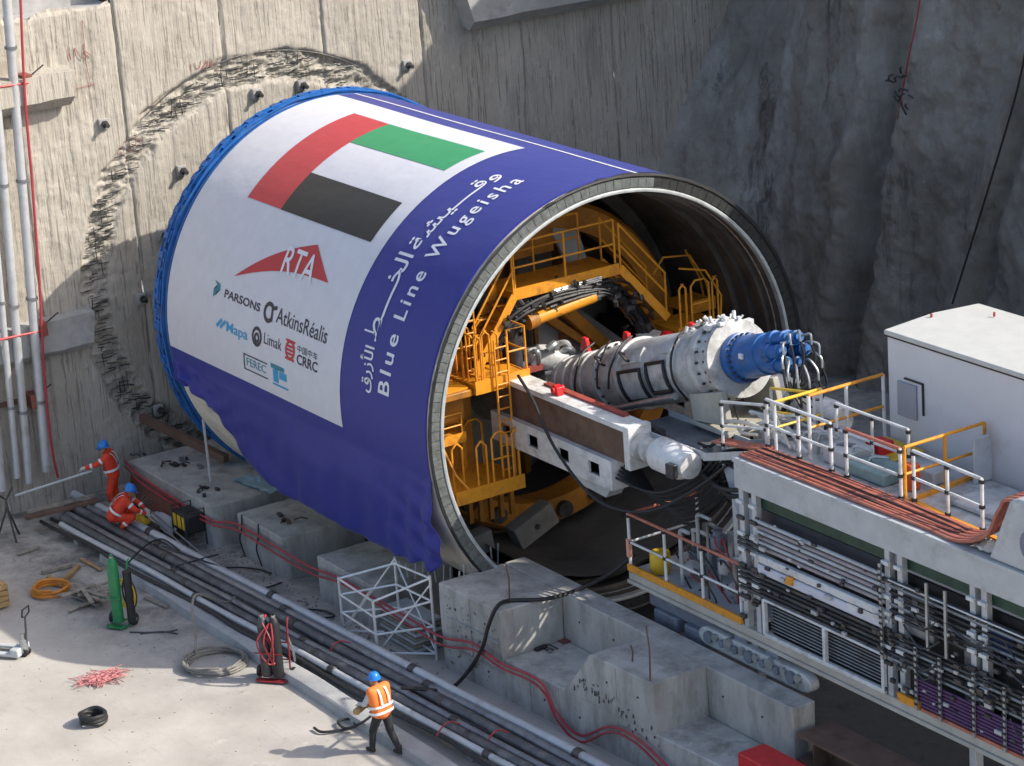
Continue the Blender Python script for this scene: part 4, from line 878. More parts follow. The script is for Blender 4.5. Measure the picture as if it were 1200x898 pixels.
for k in range(170):
    x = rnd.uniform(20.3, 30); z = rnd.choice([rnd.uniform(3.4, 4.0), rnd.uniform(4.0, 5.2), rnd.uniform(2.75, 3.4)]); s_ = rnd.uniform(.02, .06); y = GY-.04-rnd.random()*.05
    if 20.8 < x < 24.55 and z < 3.5: continue
    (rf if k % 3 else rw_).box(x-s_*rnd.uniform(.6, 2.5), y-s_*.5, z-s_*.7, x+s_, y+s_*.5, z+s_*.7)
for k in range(12):
    x = rnd.uniform(24.7, 29); z = rnd.uniform(3.2, 5.1); L = rnd.uniform(.3, 1.3); y = GY-.07
    rf.tube([(x, y, z), (x+L*.5, y-.03, z-rnd.uniform(.05, .35)), (x+L, y, z+rnd.uniform(-.2, .1))], rnd.uniform(.012, .025), 5, sm=4)
tag(rf.build('rack_fittings', DARKSTEEL, gt), kind='stuff'); tag(rw_.build('rack_tags', PIPEL, gt), kind='stuff')
# legs and running gear under the gantry
for x in (20.55, 26.9, 30.6): MB().box(x-.09, GY+.05, -.9, x+.09, GY+.23, 2.5).build('leg', PIPEL, gt, bev=.01)
BLUEG = mat('blue_grey_paint', (.17, .19, .24), .5, var=.25, scale=3, dirt=(.08, .08, .08), damt=.4)
bg1 = MB(); bg1.box(16.9, GY+.1, 2.05, 19.6, GY+.5, 2.38); bg1.box(17.2, GY-.02, 1.75, 18.0, GY+.4, 2.1); bg1.box(18.3, GY-.05, 1.7, 19.15, GY+.35, 2.1); bg1.build('running_beam', BLUEG, gt, bev=.04)
tk = MB(); tk.prism([(x_, z_) for x_, z_ in [(19.2+.3*math.cos(a), 2.12+.2*math.sin(a)) for a in np.linspace(math.pi/2, 3*math.pi/2, 9)]+[(22.2+.3*math.cos(a), 2.12+.2*math.sin(a)) for a in np.linspace(-math.pi/2, math.pi/2, 9)]], 1, GY-.12, GY+.12)
tk = tk.build('track_frame', CONVP, gt, bev=.03)
for k in range(14): MB().cyl((19.3+k*.22, GY-.2, 2.16+.05*(k % 2)), (19.3+k*.22, GY+.15, 2.16+.05*(k % 2)), .085 if k % 3 else .13, n=10).build('roller', STEEL if k % 2 else BLUEG, tk)
for x in (20.2, 21.2): MB().box(x-.2, GY-.05, 1.9, x+.2, GY+.2, 2.42).build('hanger', BLUEG, gt, bev=.03)
MB().box(16.9, GY-.15, -.9, 31, GY+.05, -.7).build('running_rail', BROWN, gt)
for x in (18, 21.5): MB().box(x-.1, GY, -.9, x+.1, GY+.2, 1.5).build('leg', BLUEG, gt)
# machinery on the front deck
eq = thing('pump_skid', 'cluttered pump skid of white pipes and motors on the lower front deck', 'pumps', (18, -1.9, 2.69))
rnd = random.Random(17)
for k in range(16):
    x = rnd.uniform(17, 20.1); y = rnd.uniform(-2.2, -1.1); h = rnd.uniform(.5, 1.5); m_ = [WHITEP, PIPEL, STEEL, PIPE][k % 4]
    MB().tube([(x, y, 2.7), (x, y, 2.7+h*.8), (x+.1, y-.05, 2.7+h), (x+rnd.uniform(.2, .7), y-.05, 2.7+h+.02)], rnd.uniform(.03, .06), 7, sm=3).build('pipe', m_, eq)
for k in range(8):
    x = rnd.uniform(17., 20); y = rnd.uniform(-2.1, -1.3); z = 2.75+rnd.uniform(.0, .7)
    MB().lathe((x, y, z), (rnd.choice([1, 0]), rnd.choice([0, .3]), .7), [(0, .1), (.05, .16), (.3, .16), (.32, .1), (.42, .1)], 14).build('motor', [BLUEG, PIPEL, DARKSTEEL][k % 3], eq, ang=30)
for k in range(14):
    x = rnd.uniform(16.9, 20.1); y = rnd.uniform(-2.3, -1.5); z = 2.8+rnd.uniform(0, 1.3)
    MB().tube([(x, y, z), (x+.2, y-.1, z+rnd.uniform(-.3, .2)), (x+.5, y+rnd.uniform(-.1, .1), z-rnd.uniform(.1, .5)), (x+.7, y, 2.75)], .02, 5, sm=4).build('hose', [BLACK, REDHOSE, DARKSTEEL][k % 3], eq)
for k in range(6):
    x = 17.1+k*.5; MB().box(x, -1.2, 2.7, x+.4, -.9, 3.2+.25*(k % 3)).build('control_box', [GREYP, BLUEG, CONVP][k % 3], eq, bev=.02)
dr = MB().lathe((16.95, -2.1, 2.72), (0, 0, 1), [(0, .2), (.05, .22), (.4, .22), (.45, .2), (.46, 0.02)], 18).build('drum', YELLOW); tag(dr, 'small yellow drum at the corner of the front deck', 'drum')
sh = thing('side_shield_plate', 'blue-grey bent steel plate leaning behind the pump skid', 'plate', (19.6, -1.6, 2.7)); MB().prism([(18.8, 5.5), (20.1, 5.4), (20.1, 3.8), (19.4, 4.2)], 1, -1.75, -1.7).build('plate', mat('pale_blue_grey', (.3, .34, .42), .5, var=.12), sh); MB().box(19.0, -1.69, 2.7, 19.15, -1.55, 5.3).build('stay', PIPEL, sh)
# items on the upper deck
railing(gt, [(20.35, -1.75, 6.18), (22.3, -1.75, 6.18)], 1.05, WHITEP, WHITEP, .034, clamp=BLACK)
railing(gt, [(22.75, -1.75, 6.18), (24.3, -1.75, 6.18)], 1.05, SALMON, WHITEP, .034, clamp=BLACK)
railing(gt, [(24.55, -1.65, 6.18), (26.5, -1.75, 6.18)], 1.05, WHITEP, WHITEP, .034, clamp=BLACK)
railing(gt, [(20.6, -.6, 6.18), (20.6, -1.75, 6.18)], 1.05, YELLOW, WHITEP, .034)
railing(gt, [(21.35, -1.5, 6.18), (21.35, .35, 6.18)], 1.3, ORANGE, WHITEP, .036)
railing(gt, [(24.3, -1.65, 6.18), (24.3, .3, 6.18)], 1.05, ORANGE, ORANGE, .034)
MB().bar((24.5, -1.6, 6.2), (27.2, -1.8, 6.2), .1, .08).build('edge_angle', ORANGE, gt); MB().bar((24.4, -1.6, 6.21), (24.2, .3, 6.21), .1, .08).build('edge_angle', ORANGE, gt)
railing(gt, [(18.7, -1.62, 5.75), (20.3, -1.75, 6.1)], 1.0, WHITEP, WHITEP, .03, clamp=BLACK)
railing(gt, [(21.5, -.95, 6.18), (23.6, -.95, 6.18)], 1.05, WHITEP, WHITEP, .03, clamp=BLACK)
railing(gt, [(19.2, -.75, 5.95), (20.5, -.7, 6.15)], 1.0, YELLOW, WHITEP, .03)
for k in range(5): MB().tube([(20.7+.5*k, -1.2, 6.2), (20.75+.5*k, -1.15, 6.5+.1*(k % 2)), (21.1+.5*k, -1.0, 6.55)], .035, 7, sm=3).build('deck_pipe', [PIPEL, STEEL, BLUEG][k % 3], gt)
def cab(x0, y0, z0, x1, y1, z1, m, lab, cat='box', name='deck_box'): 
    o = MB().box(x0, y0, z0, x1, y1, z1).build(name, m, bev=.03); tag(o, lab, cat); return o
TEALP = mat('teal_grey_plate', (.2, .3, .3), .5, var=.2)
cab(22.4, -1.5, 6.19, 23.5, -.8, 6.42, TEALP, 'teal grey steel case between the upper deck rails'); cab(23.55, -.8, 6.19, 24.1, -.4, 6.45, GREYP, 'low grey case behind the upper deck rail'); cab(23.8, -1.3, 6.19, 24.05, -1.05, 6.7, mat('orange_red_panel', (.6, .1, .02), .5), 'orange red panel box on the upper deck')
cab(21.6, -1.4, 6.19, 22.3, -.7, 6.5, GREYP, 'pale grey case at the shield end of the upper deck'); cab(24.5, -.2, 6.19, 24.56, .25, 7.1, GREYP, 'upright grey control panel against the white cabin', 'panel'); cab(21.9, -.6, 6.19, 22.3, -.2, 6.5, RED, 'small red drum case under the deck rail')
cab(21.45, -.5, 6.19, 22.6, .3, 6.26, YELLOW, 'flat yellow tray beside the white cabin', 'tray', 'tray')
cab(25.0, -1.2, 6.19, 26.6, -.2, 6.3, CONVP, 'pale grey deck plate beside the far guard rail', 'plate', 'deck_plate')
rnd = random.Random(31)
for k in range(12):
    x = rnd.uniform(19.6, 21.2); a = V(x, rnd.uniform(-1.6, -.4), 6.25); e = V(x-rnd.uniform(1.5, 2.6), rnd.uniform(-.9, -.3), 5.9+rnd.uniform(-.2, .5))
    cable([a, (a+e)/2+V(0, -.15, rnd.uniform(-.1, .35)), e], rnd.uniform(.03, .055), 'pale hose looping between conveyor head and upper deck', [CREAM, WHITEP, PIPEL][k % 3], 'hydraulic_hose', 'hose', 'pale hoses under the conveyor head')
for k in range(4):
    cable([(18.2, -1.25-.08*k, 5.75), (19.3, -1.45-.08*k, 5.98), (20.4, -1.6-.08*k, 6.22)], .035, 'salmon cable sloping up to the end of the upper deck', SALMON, group='salmon cables before the gantry')
# orange cables along the top beam, rising over the grey casing at the right
for k in range(9):
    y = GY+.1+.075*k; z = 6.24+.02*(k % 2)
    cable([(20.3, y, z), (22, y+.02*math.sin(k), z), (24, y-.02*math.sin(k*2), z+.01), (25.6, y+.03, z), (26.6, y-.02, z+.03), (27.25, y+.05, z+.3+.01*k), (27.55, y+.1, z+.85), (27.9, y+.1, z+1.12), (29.5, y+.15, z+1.15)], .036, 'orange cable in the flat bundle along the gantry top beam', SALMON, group='orange cables on the gantry beam')
for k in range(3): cable([(20.4, GY+.18+.2*k, 6.29), (23, GY+.24+.2*k, 6.3), (25.4, GY+.2+.2*k, 6.29), (26.4, GY+.3+.1*k, 6.3)], .014, 'thin black line lying over the orange cables', BLACK, group='black lines on the orange cables')
mc = MB(); mc.prism([(27.45, 6.21), (30.5, 6.21), (30.5, 7.5), (28.2, 7.5), (28.0, 7.42)], 1, GY+.02, GY+1.5); mc = mc.build('machine_casing', GREYP, bev=.05); tag(mc, 'pale grey angular machine casing at the right edge beside the cables', 'casing')
MB().lathe((28.6, GY+.03, 6.75), (0, -1, 0), [(0, .3), (.06, .3), (.08, .25)], 20).build('porthole', BLUEG, mc)
rg_ = MB(); rg_.grid([[(26.9+.6*u+.05*float(vnoise(u*6, v*6, 3)), GY+.1+.45*v, 6.23+.2*abs(float(fbm(u*4, v*4, 6)))+.08*math.sin(u*3.1)*math.sin(v*3.1)) for v in np.linspace(0, 1, 12)] for u in np.linspace(0, 1, 14)])
tag(rg_.build('rag', CREAMB), 'crumpled cream rag at the foot of the grey casing', 'rag')
# white site cabin on the gantry
cb = thing('site_cabin', 'large plain white cabin standing on the gantry at the right edge', 'cabin', (26, 1.5, 6.05))
CABW = mat('cabin_white', (.66, .66, .68), .5, var=.04, scale=1, dirt=(.5, .49, .47), damt=.12)
MB().box(21.45, .4, 6.05, 33, 2.75, 8.3).build('wall', CABW, cb, bev=.02)
MB().prism([(.36, 8.303), (2.79, 8.303), (2.79, 8.4), (1.6, 8.47), (.36, 8.4)], 0, 21.41, 33).build('roof', mat('cabin_roof', (.55, .55, .52), .5, var=.06), cb, bev=.015)
MB().box(21.4, .372, 8.27, 33, .398, 8.31).build('roof_seal', BLACK, cb)
MB().box(21.4, .3, 5.95, 33, 2.8, 6.05).build('base_frame', DARKSTEEL, cb)
eb = MB().box(21.75, .352, 6.75, 22.3, .4, 7.45).build('electric_box', mat('box_grey', (.33, .34, .38), .5, var=.06), cb, bev=.015); MB().box(21.95, .36, 7.52, 22.5, .4, 7.55).build('box_hood', BLACK, cb); MB().box(22.47, .36, 6.9, 22.5, .4, 7.519).build('conduit', BLACK, cb)
for x in (21.6, 22.4): MB().cyl((x, 2.3 if x > 22 else 1.4, 8.45), (x, 2.3 if x > 22 else 1.4, 8.53), .025, n=8).build('roof_lug', REDHOSE, cb)
# ------------------------------------------------------------------ concrete cradle blocks beside the shield
def conc_block(poly, z0, z1, name='block', parent=None, m=CONCV, ch=.1, seed=1):
    """cast block with worn edges: outline (x, y) extruded, subdivided and roughened"""
    bm = bmesh.new(); vb = [bm.verts.new((p[0], p[1], z0)) for p in poly]; vt = [bm.verts.new((p[0], p[1], z1)) for p in poly]; n = len(poly)
    bm.faces.new(vb[::-1]); bm.faces.new(vt)
    for i in range(n): bm.faces.new((vb[i], vb[(i+1) % n], vt[(i+1) % n], vt[i]))
    bmesh.ops.recalc_face_normals(bm, faces=bm.faces[:])
    bmesh.ops.bevel(bm, geom=[e for e in bm.edges if max(v.co.z for v in e.verts) > z0+.01], offset=.025, segments=1, affect='EDGES', profile=.5)
    bmesh.ops.subdivide_edges(bm, edges=[e for e in bm.edges if e.calc_length() > .5], cuts=5, use_grid_fill=True)
    o = V(0, 0, 0)
    if parent is not None: o = V(*parent.location)
    for v in bm.verts:
        k = float(fbm(np.array(v.co.x*1.7+v.co.z), np.array(v.co.y*1.7+v.co.z*.7), seed, 3))*.018
        v.co = v.co+Vector((k, k, k))-Vector(o)
    me = bpy.data.meshes.new(name); bm.to_mesh(me); bm.free(); me.materials.append(m)
    ob = bpy.data.objects.new(name, me); col.objects.link(ob)
    if parent is not None: ob.parent = parent
    return ob
for k, (x0, x1, yn, lab) in enumerate(((-1.95, 2.7, -5.45, 'long concrete cradle block nearest the headwall with tools on top'), (3.5, 5.85, -5.17, 'middle concrete cradle block beside the shield'), (7.35, 9.9, -5.1, 'concrete cradle block behind the white scaffold frame'))):
    ob = conc_block([(x0, yn), (x1-.12, yn+.02), (x1, yn+.15), (x1, -2.95), (x0, -2.95)], -.02, 1.08, 'cradle_block', seed=k*3+1); tag(ob, lab, 'concrete block', 'cradle blocks along the shield')
# notched concrete wall beside the trench
nw = thing('notched_wall', 'long notched concrete wall with two raised pedestals beside the trench', 'wall', (17.5, -4, 0))
yn = lambda x: -5.0+.05*(x-12.65)
conc_block([(12.7, yn(12.7)), (15.0, yn(15)), (15.0, -3.32), (12.7, -3.32)], -.02, 2.0, 'pedestal', nw, seed=11)
conc_block([(12.7, -3.315), (22.8, -3.315), (22.8, -2.76), (12.7, -2.76)], -.02, 1.995, 'back_wall', nw, seed=12)
conc_block([(15.005, yn(15)), (28.0, yn(28)), (28.0, -3.32), (15.005, -3.32)], -.02, .92, 'base_slab', nw, seed=13)
p2 = MB(); A = [(17.15, .9), (18.05, 1.97), (18.15, 2.), (20.1, 2.), (20.12, .9)]
p2.add([(x, yn(x)-.004, z) for x, z in A]+[(x, -3.32, z) for x, z in A], [tuple(range(5)), tuple(range(5, 10))[::-1]]+[(i, (i+1) % 5, 5+(i+1) % 5, 5+i) for i in range(5)])
p2.build('pedestal', CONCV, nw, bev=.02)
HOLE = mat('honeycomb_void', (.06, .055, .05), .95, var=.3)
rnd = random.Random(9); hc = MB()
for k in range(70):
    t = rnd.random(); x = 16.2+3.6*t+rnd.gauss(0, .25); z = 1.75-1.05*t+rnd.gauss(0, .14)
    if z < .1 or z > 1.9 or (z > .9 and not 17.3+.85*(z-.9) < x < 20): continue
    w_ = rnd.uniform(.008, .03); h_ = rnd.uniform(.02, .07); y = yn(x)-.012
    hc.add([(x-w_, y, z-h_), (x+w_, y, z-h_*.6), (x+w_*.7, y, z+h_), (x-w_*.8, y, z+h_*.7)], [(0, 1, 2, 3)])
for k in range(60):
    x = rnd.uniform(12.9, 15); z = rnd.uniform(.2, 1.8); y = yn(x)-.012 ; w_ = rnd.uniform(.008, .02)
    hc.add([(x-w_, y, z-w_), (x+w_, y, z-w_), (x+w_, y, z+w_*1.4), (x-w_, y, z+w_)], [(0, 1, 2, 3)])
tag(hc.build('surface_void', HOLE, nw, smooth=False), kind='stuff')
for (px, h) in (((597, 703), .8), ((762, 798), 1.15), ((741, 775), .35)):
    p = onZ(px, 2.); tag(MB().tube([p, p+V(.01, .02, h*.6), p+V(.0, -.02, h)], .02, 6).build('steel_bar', BROWN), {.8: 'upright steel bar on the pedestal next to the shield', 1.15: 'tall steel bar at the near corner of the right pedestal', .35: 'short steel bar stub on top of the right pedestal'}[h], 'bar')
# starter bars along the block edge under the tail
for k in range(16):
    p = onZ((470+8.3*k, 676+1.3*k), 1.15) if k < 8 else onZ((538+6.5*(k-8), 688-4*(k-8)), 1.7); h = random.uniform(.35, .5)
    o = MB().tube([p, p+V(random.uniform(-.04, .04), random.uniform(-.04, .04), h)], .02, 6).build('starter_bar', PIPEL); tag(o, 'short pale starter bar standing in the row under the shield tail', 'bar', 'starter bars under the shield tail')
# wall debris: tools, plates and mesh in the notch and on the blocks
rnd = random.Random(12)
def clutter(c, n, sx_, sy_, name, lab, cat, mats=(DARKSTEEL, BLACK, PIPE), s0=.05, s1=.25):
    t = thing(name, lab, cat, c)
    for k in range(n):
        p = V(*c)+V(rnd.uniform(-sx_, sx_), rnd.uniform(-sy_, sy_), .03); a = rnd.uniform(0, 6.28); L = rnd.uniform(s0, s1); d = V(math.cos(a), math.sin(a), 0)
        if k % 3 == 0: MB().tube([p-d*L, p+V(0, 0, .05), p+d*L], .02, 6).build('bar_piece', mats[k % len(mats)], t)
        else: MB().bar(p-d*L*.5, p+d*L*.5, L*.5, rnd.uniform(.03, .09)).build('scrap_piece', mats[k % len(mats)], t, bev=.008)
    return t
clutter(onZ((642, 765), .92), 5, .25, .2, 'hand_tools', 'dark hand tools lying in the notch of the concrete wall', 'tools'); 
tag(MB().bar(onZ((655, 752), .94), onZ((676, 744), .94), .35, .02).build('rusty_sheet', mat('rust_red', (.2, .07, .05), .85, var=.3)), 'small rusty red sheet lying in the wall notch', 'sheet')
clutter(onZ((215, 548), 1.09), 9, .6, .35, 'scattered_tools', 'dark tools and offcuts scattered on the long cradle block', 'tools', s0=.1, s1=.35); clutter(onZ((240, 575), 1.09), 6, .4, .3, 'rope_scraps', 'dark scraps near the front edge of the long cradle block', 'scraps', (BLACK, DARKSTEEL), .1, .3)
clutter(onZ((160, 535), 1.09), 4, .3, .2, 'steel_offcuts', 'few steel offcuts at the wall end of the long cradle block', 'scraps')
clutter(onZ((335, 607), 1.09), 5, .45, .25, 'wire_scraps', 'thin wire scraps on the middle cradle block', 'scraps', (DARKSTEEL, BROWN), .1, .3)
bt_ = MB(); c_ = onZ((300, 570), 1.1); bt_.grid([[(c_[0]-.8+1.6*u, c_[1]-.25+.5*v+.2*u, 1.12+.09*abs(float(fbm(u*5, v*4, 5)))) for v in np.linspace(0, 1, 12)] for u in np.linspace(0, 1, 24)]); tag(bt_.build('tarpaulin', mat('pale_blue_tarp', (.25, .36, .42), .5, var=.2)), 'crumpled pale blue tarpaulin on the cradle block under the banner', 'tarpaulin')
tag(MB().bar(onX((166, 489), -2.9), onZ((265, 538), 1.25), .18, .2).build('timber_baulk', BROWN), 'long dark steel baulk lying behind the cradle block against the headwall', 'beam')
tag(MB().cyl(onZ((247, 565), 1.09)+V(0, 0, -.0), onZ((247, 565), 1.09)+V(-.05, 0, 1.65), .035, n=8).build('prop_pole', PIPEL), 'pale slim prop pole standing before the folded banner corner', 'pole')
rp = MB(); rp.add([(-1.7, -5.66, .02), (1.0, -5.62, .02), (1.0, -5.52, .72), (-1.7, -5.54, .82), (-1.7, -5.62, .02), (1.0, -5.58, .02), (1.0, -5.48, .72), (-1.7, -5.5, .82)], [(0, 1, 2, 3), (7, 6, 5, 4), (0, 4, 5, 1), (1, 5, 6, 2), (2, 6, 7, 3), (3, 7, 4, 0)])
tag(rp.build('formwork_panel', mat('red_brown_formwork', (.2, .075, .05), .75, var=.25, dirt=(.1, .06, .05)), bev=.01), 'red-brown formwork panel leaning on the long cradle block', 'panel')

# ------------------------------------------------------------------ red hoses along the blocks
def hose_path(off):
    P = []
    for (px, pl, v) in (((148, 540), 'z', 1.08), ((165, 556), 'z', 1.05), ((200, 580), 'y', -5.5), ((232, 600), 'y', -5.52), ((255, 611), 'y', -5.4), ((280, 614), 'y', -5.25), ((325, 640), 'y', -5.22), ((366, 664), 'y', -5.18), ((400, 677), 'y', -5.15), ((440, 700), 'y', -5.15), ((478, 722), 'y', -5.12), ((520, 746), 'y', -5.08),
                        ((556, 753), 'y', -5.05), ((588, 776), 'y', -5.), ((622, 790), 'y', -4.95), ((640, 804), 'y', -4.9), ((655, 835), 'y', -4.85), ((682, 861), 'y', -4.82), ((716, 851), 'y', -4.78), ((745, 862), 'y', -4.74), ((775, 888), 'y', -4.7), ((800, 915), 'y', -4.66)):
        p = onZ(px, v+.04) if pl == 'z' else onY(px, v)
        P.append(p+V(0, -.05, off))
    return P
cable(hose_path(0), .03, 'upper of two red hoses hung along the concrete blocks', REDHOSE, 'red_hose', 'hose', 'red hoses on the blocks'); cable([p+V(.05, -.02, -.13-.04*math.sin(i*1.3)) for i, p in enumerate(hose_path(0))], .026, 'lower of two red hoses hung along the concrete blocks', REDHOSE, 'red_hose', 'hose', 'red hoses on the blocks')

# ------------------------------------------------------------------ pipe run on the slab
PIPED = mat('dark_dusty_pipe', (.1, .103, .11), .5, .2, var=.35, scale=3, dirt=(.2, .19, .18), damt=.35, dscale=3)
runs = [(-6.25, .11, PIPEL, 'pale grey pipe nearest the cradle blocks in the floor pipe run'), (-6.5, .1, PIPE, 'grey pipe second from the cradle blocks in the floor pipe run'), (-6.78, .115, PIPED, 'thick dark pipe in the middle of the floor pipe run'), (-7.06, .085, PIPE, 'slim grey pipe just behind the thick dark one'), (-7.3, .1, PIPED, 'dark pipe second from the kerb in the floor pipe run'), (-7.5, .075, PIPEL, 'slim pale pipe nearest the kerb in the floor pipe run')]
for k, (y0, r, m_, lab) in enumerate(runs):
    t = thing('floor_pipe', lab, 'pipe', (-2.4+.3*k, y0, 0), 'pipes of the floor pipe run'); xs = np.linspace(-2.5+.35*k, 26, 20); zc_ = .26+r
    MB().tube([(x, y0+.052*(x-8)+.45*0+.02*math.sin(x*.8+k), zc_+.012*math.sin(x*1.1+k*2)) for x in xs], r, 14, sm=2).build('pipe', m_, t)
    for x in np.arange(1.5+.9*k, 25, 5.8):
        yc = y0+.052*(x-8)+.02*math.sin(x*.8+k); MB().lathe((x-.1, yc, zc_), DX, [(0, r*1.05), (.01, r*1.28), (.2, r*1.28), (.21, r*1.05)], 14).build('pipe_coupling', DARKSTEEL, t, ang=30)
for k, y in enumerate((-7.66, -7.42, -6.92)):
    pts = [(x, y+.052*(x-8)+.05*math.sin(x*1.3+k*2), .27+.06*(k == 2)+.02*math.sin(x*2+k)) for x in np.linspace(-1.5, 26, 24)]
    cable(pts, .05, ['black hose lying on the kerb beside the pipe run', 'black hose between the kerb and the slim pale pipe', 'black hose lying over the thick dark pipe'][k], BLACK, 'black_hose', 'hose', 'black hoses along the pipe run', 3)
for x in np.arange(0., 26, 3.4):
    o = MB().box(x-.1, -7.55+.052*(x-8), 0.0, x+.1, -6.05+.052*(x-8), .25).build('pipe_sleeper', CONC, bev=.015); tag(o, 'low concrete sleeper under the floor pipe run', 'sleeper', 'sleepers under the pipe run')
for px, lab in (((585, 862), 'red strap round the pipes near the vest worker'), ((528, 852), 'red strap lying beside the pipes below the vest worker'), ((400, 757), 'dark red strap round the pipes left of the scaffold')):
    p = onZ(px, .45); tag(MB().tube([p+V(0, -.35, -.1), p+V(.05, -.2, .1), p+V(0, 0, .12), p+V(.05, .2, .02)], .018, 6, sm=4).build('pipe_strap', REDHOSE), lab, 'strap')

# ------------------------------------------------------------------ riser pipes at the left of the headwall
for k, (a, b, r, lab) in enumerate((((8, 0), (54, 552), .1, 'thickest riser pipe next to the red hose on the headwall'), ((-14, 0), (34, 566), .09, 'middle riser pipe left of the thickest one on the headwall'), ((-30, 0), (20, 560), .07, 'slim riser pipe at the left edge of the headwall'), ((-55, 0), (2, 575), .1, 'outermost riser pipe at the left edge'))):
    p0 = onX(a, -2.75); p1 = onX(b, -2.75); d = (p0-p1); p0 = p1+d*1.25
    t = thing('riser_pipe', lab, 'pipe', p1, 'riser pipes on the headwall'); r *= 1.2; MB().cyl(p1, p0, r, n=14).build('pipe', PIPEL, t)
    for f in (.12, .3, .5, .72):
        q = p1+(p0-p1)*f; MB().cyl(q, q+d*.006, r*1.3, n=12).build('pipe_coupling', PIPE, t)
for k, (px, L) in enumerate((((30, 96), 2.2), ((48, 386), 2.3), ((40, 470), 2.2))):
    q = onX(px, -2.82); t = thing('pipe_bracket', ['upper rusty bracket with red strap holding the riser pipes', 'middle rusty bracket with red strap holding the riser pipes', 'lower rusty bracket holding the riser pipes'][k], 'bracket', q, 'riser pipe brackets')
    MB().box(q[0]-.35, q[1]-L, q[2]-.05, q[0]-.25, q[1]+.12, q[2]+.05).build('angle', BROWN, t); MB().box(q[0]-.35, q[1]-.12, q[2]-.18, q[0]+.1, q[1]+.15, q[2]+.18).build('clamp_block', mat('rust_red', (.2, .07, .05)), t, bev=.01)
    if k < 2: MB().tube([q+V(.15, -L, -.02), q+V(.17, -L*.5, .03), q+V(.16, 0, 0)], .028, 6, sm=3).build('red_strap', RED, t)
    MB().tube([q+V(-.1, 0, 0), q+V(.05, .5, .35)], .02, 6).build('tie_bar', DARKSTEEL, t)
cable([onX(p, -2.6) for p in ((22, -60), (24, 0), (29, 110), (38, 220), (46, 330), (52, 440), (60, 520), (68, 560))], .035, 'thin dark red hose running down beside the riser pipes', REDHOSE, 'red_hose', 'hose')
rnd = random.Random(14)
vm = thing('valve_manifold', 'row of red valves and pipe elbows at the foot of the riser pipes', 'valves', onZ((40, 588), 0.))
for k in range(9):
    p = onZ((-4+9*k, 592-3.2*k), 0.)+V(0, 0, .25); MB().lathe(p, (0, 0, 1), [(0, .1), (.12, .1), (.14, .05), (.25, .05), (.26, .14), (.3, .14)], 12).build('valve', mat('rust_red', (.2, .07, .05)) if k % 2 else RED, vm, ang=30)
    MB().tube([p+V(0, 0, .05), p+V(.5, .05, .05), p+V(.7, .05, -.15)], .07, 9, sm=3).build('elbow', PIPE, vm)
MB().box(*(onZ((-30, 600), 0.)+V(0, 0, .12)), *(onZ((-30, 600), 0.)+V(.12, 3.6, .3))).build('header_bar', BROWN, vm)
# planks, lance and tripod near the wall
cable([onZ((108, 552), 1.25), onZ((18, 581), .95)], .035, 'long pale lance held by the standing red worker', PIPEL, 'lance', 'pole', None, 1)
tag(MB().bar(onZ((30, 607), .45), onZ((116, 586), .5), .22, .08).build('plank', BROWN), 'brown steel plank spanning the pipe run beside the red workers', 'plank')
tag(MB().bar(onZ((32, 600), .55), onZ((112, 580), .6), .12, .06).build('plank', WOODG), 'weathered timber plank lying behind the brown plank', 'plank')
tp = thing('tripod_stand', 'dark tripod pipe stand at the left edge', 'stand', onZ((13, 632), 0.)); b = onZ((13, 632), 0.)
for a in (0, 2.1, 4.2): MB().tube([b+V(.35*math.cos(a), .35*math.sin(a), 0), b+V(.04*math.cos(a), .04*math.sin(a), .75), b+V(0, 0, 1.05)], .028, 7).build('leg', DARKSTEEL, tp)
MB().tube([b+V(.1, -.25, 1.3), b+V(0, 0, 1.05), b+V(-.1, .25, 1.3)], .03, 7).build('head', DARKSTEEL, tp)

# ------------------------------------------------------------------ scaffold tower frame
ALU = mat('aluminium_tube', (.75, .77, .78), .4, .5, var=.12, scale=6)
sf = thing('scaffold_frame', 'white aluminium scaffold frame between pipe run and cradle block', 'scaffold', onZ((455, 780), 0.))
Q = [onZ((400, 745), 0.), onZ((455, 783), 0.), onZ((512, 772), 0.)]
c00 = V(10.3, -6.95, 0); c10 = V(11.95, -6.75, 0); c01 = V(10.75, -5.75, 0); c11 = V(12.4, -5.55, 0)
c00 = onZ((403, 745), 0.); c10 = onZ((443, 771), 0.); c11 = onZ((512, 774), 0.); c01 = c00+c11-c10
tops = {}
hh = [(c00, 1.42), (c10, 1.38), (c11, 2.0), (c01, 1.85)]
for p, h in hh: MB().cyl(p, p+V(0, 0, h), .034, n=8).build('upright', ALU, sf)
for (a, ha), (b_, hb_) in zip(hh, hh[1:]+hh[:1]):
    for f in (.08, .4, .7, .97): MB().cyl(a+V(0, 0, ha*f), b_+V(0, 0, hb_*f), .028, n=7).build('ledger', ALU, sf)
MB().cyl(c00+V(0, 0, .1), c01+V(0, 0, 1.9), .02, n=7).build('brace', ALU, sf); MB().cyl(c10+V(0, 0, .1), c11+V(0, 0, 1.8), .02, n=7).build('brace', ALU, sf); MB().cyl(c00+V(0, 0, .15), c10+V(0, 0, 1.65), .02, n=7).build('brace', ALU, sf); MB().cyl(c01+V(0, 0, 1.95), c11+V(0, 0, .2), .02, n=7).build('brace', ALU, sf)
st_ = thing('plate_stack', 'stack of grey boards on pallets behind the scaffold frame', 'stack', onZ((485, 752), 0.)); b = onZ((483, 752), 0.)
for k in range(7): MB().box(b[0]-.75+.05*math.sin(k*3), b[1]-.35, .04+k*.1, b[0]+.75+.06*math.sin(k*5), b[1]+.4, .11+k*.1).build('board', WOODG if k % 2 else GREYP, st_, bev=.008)

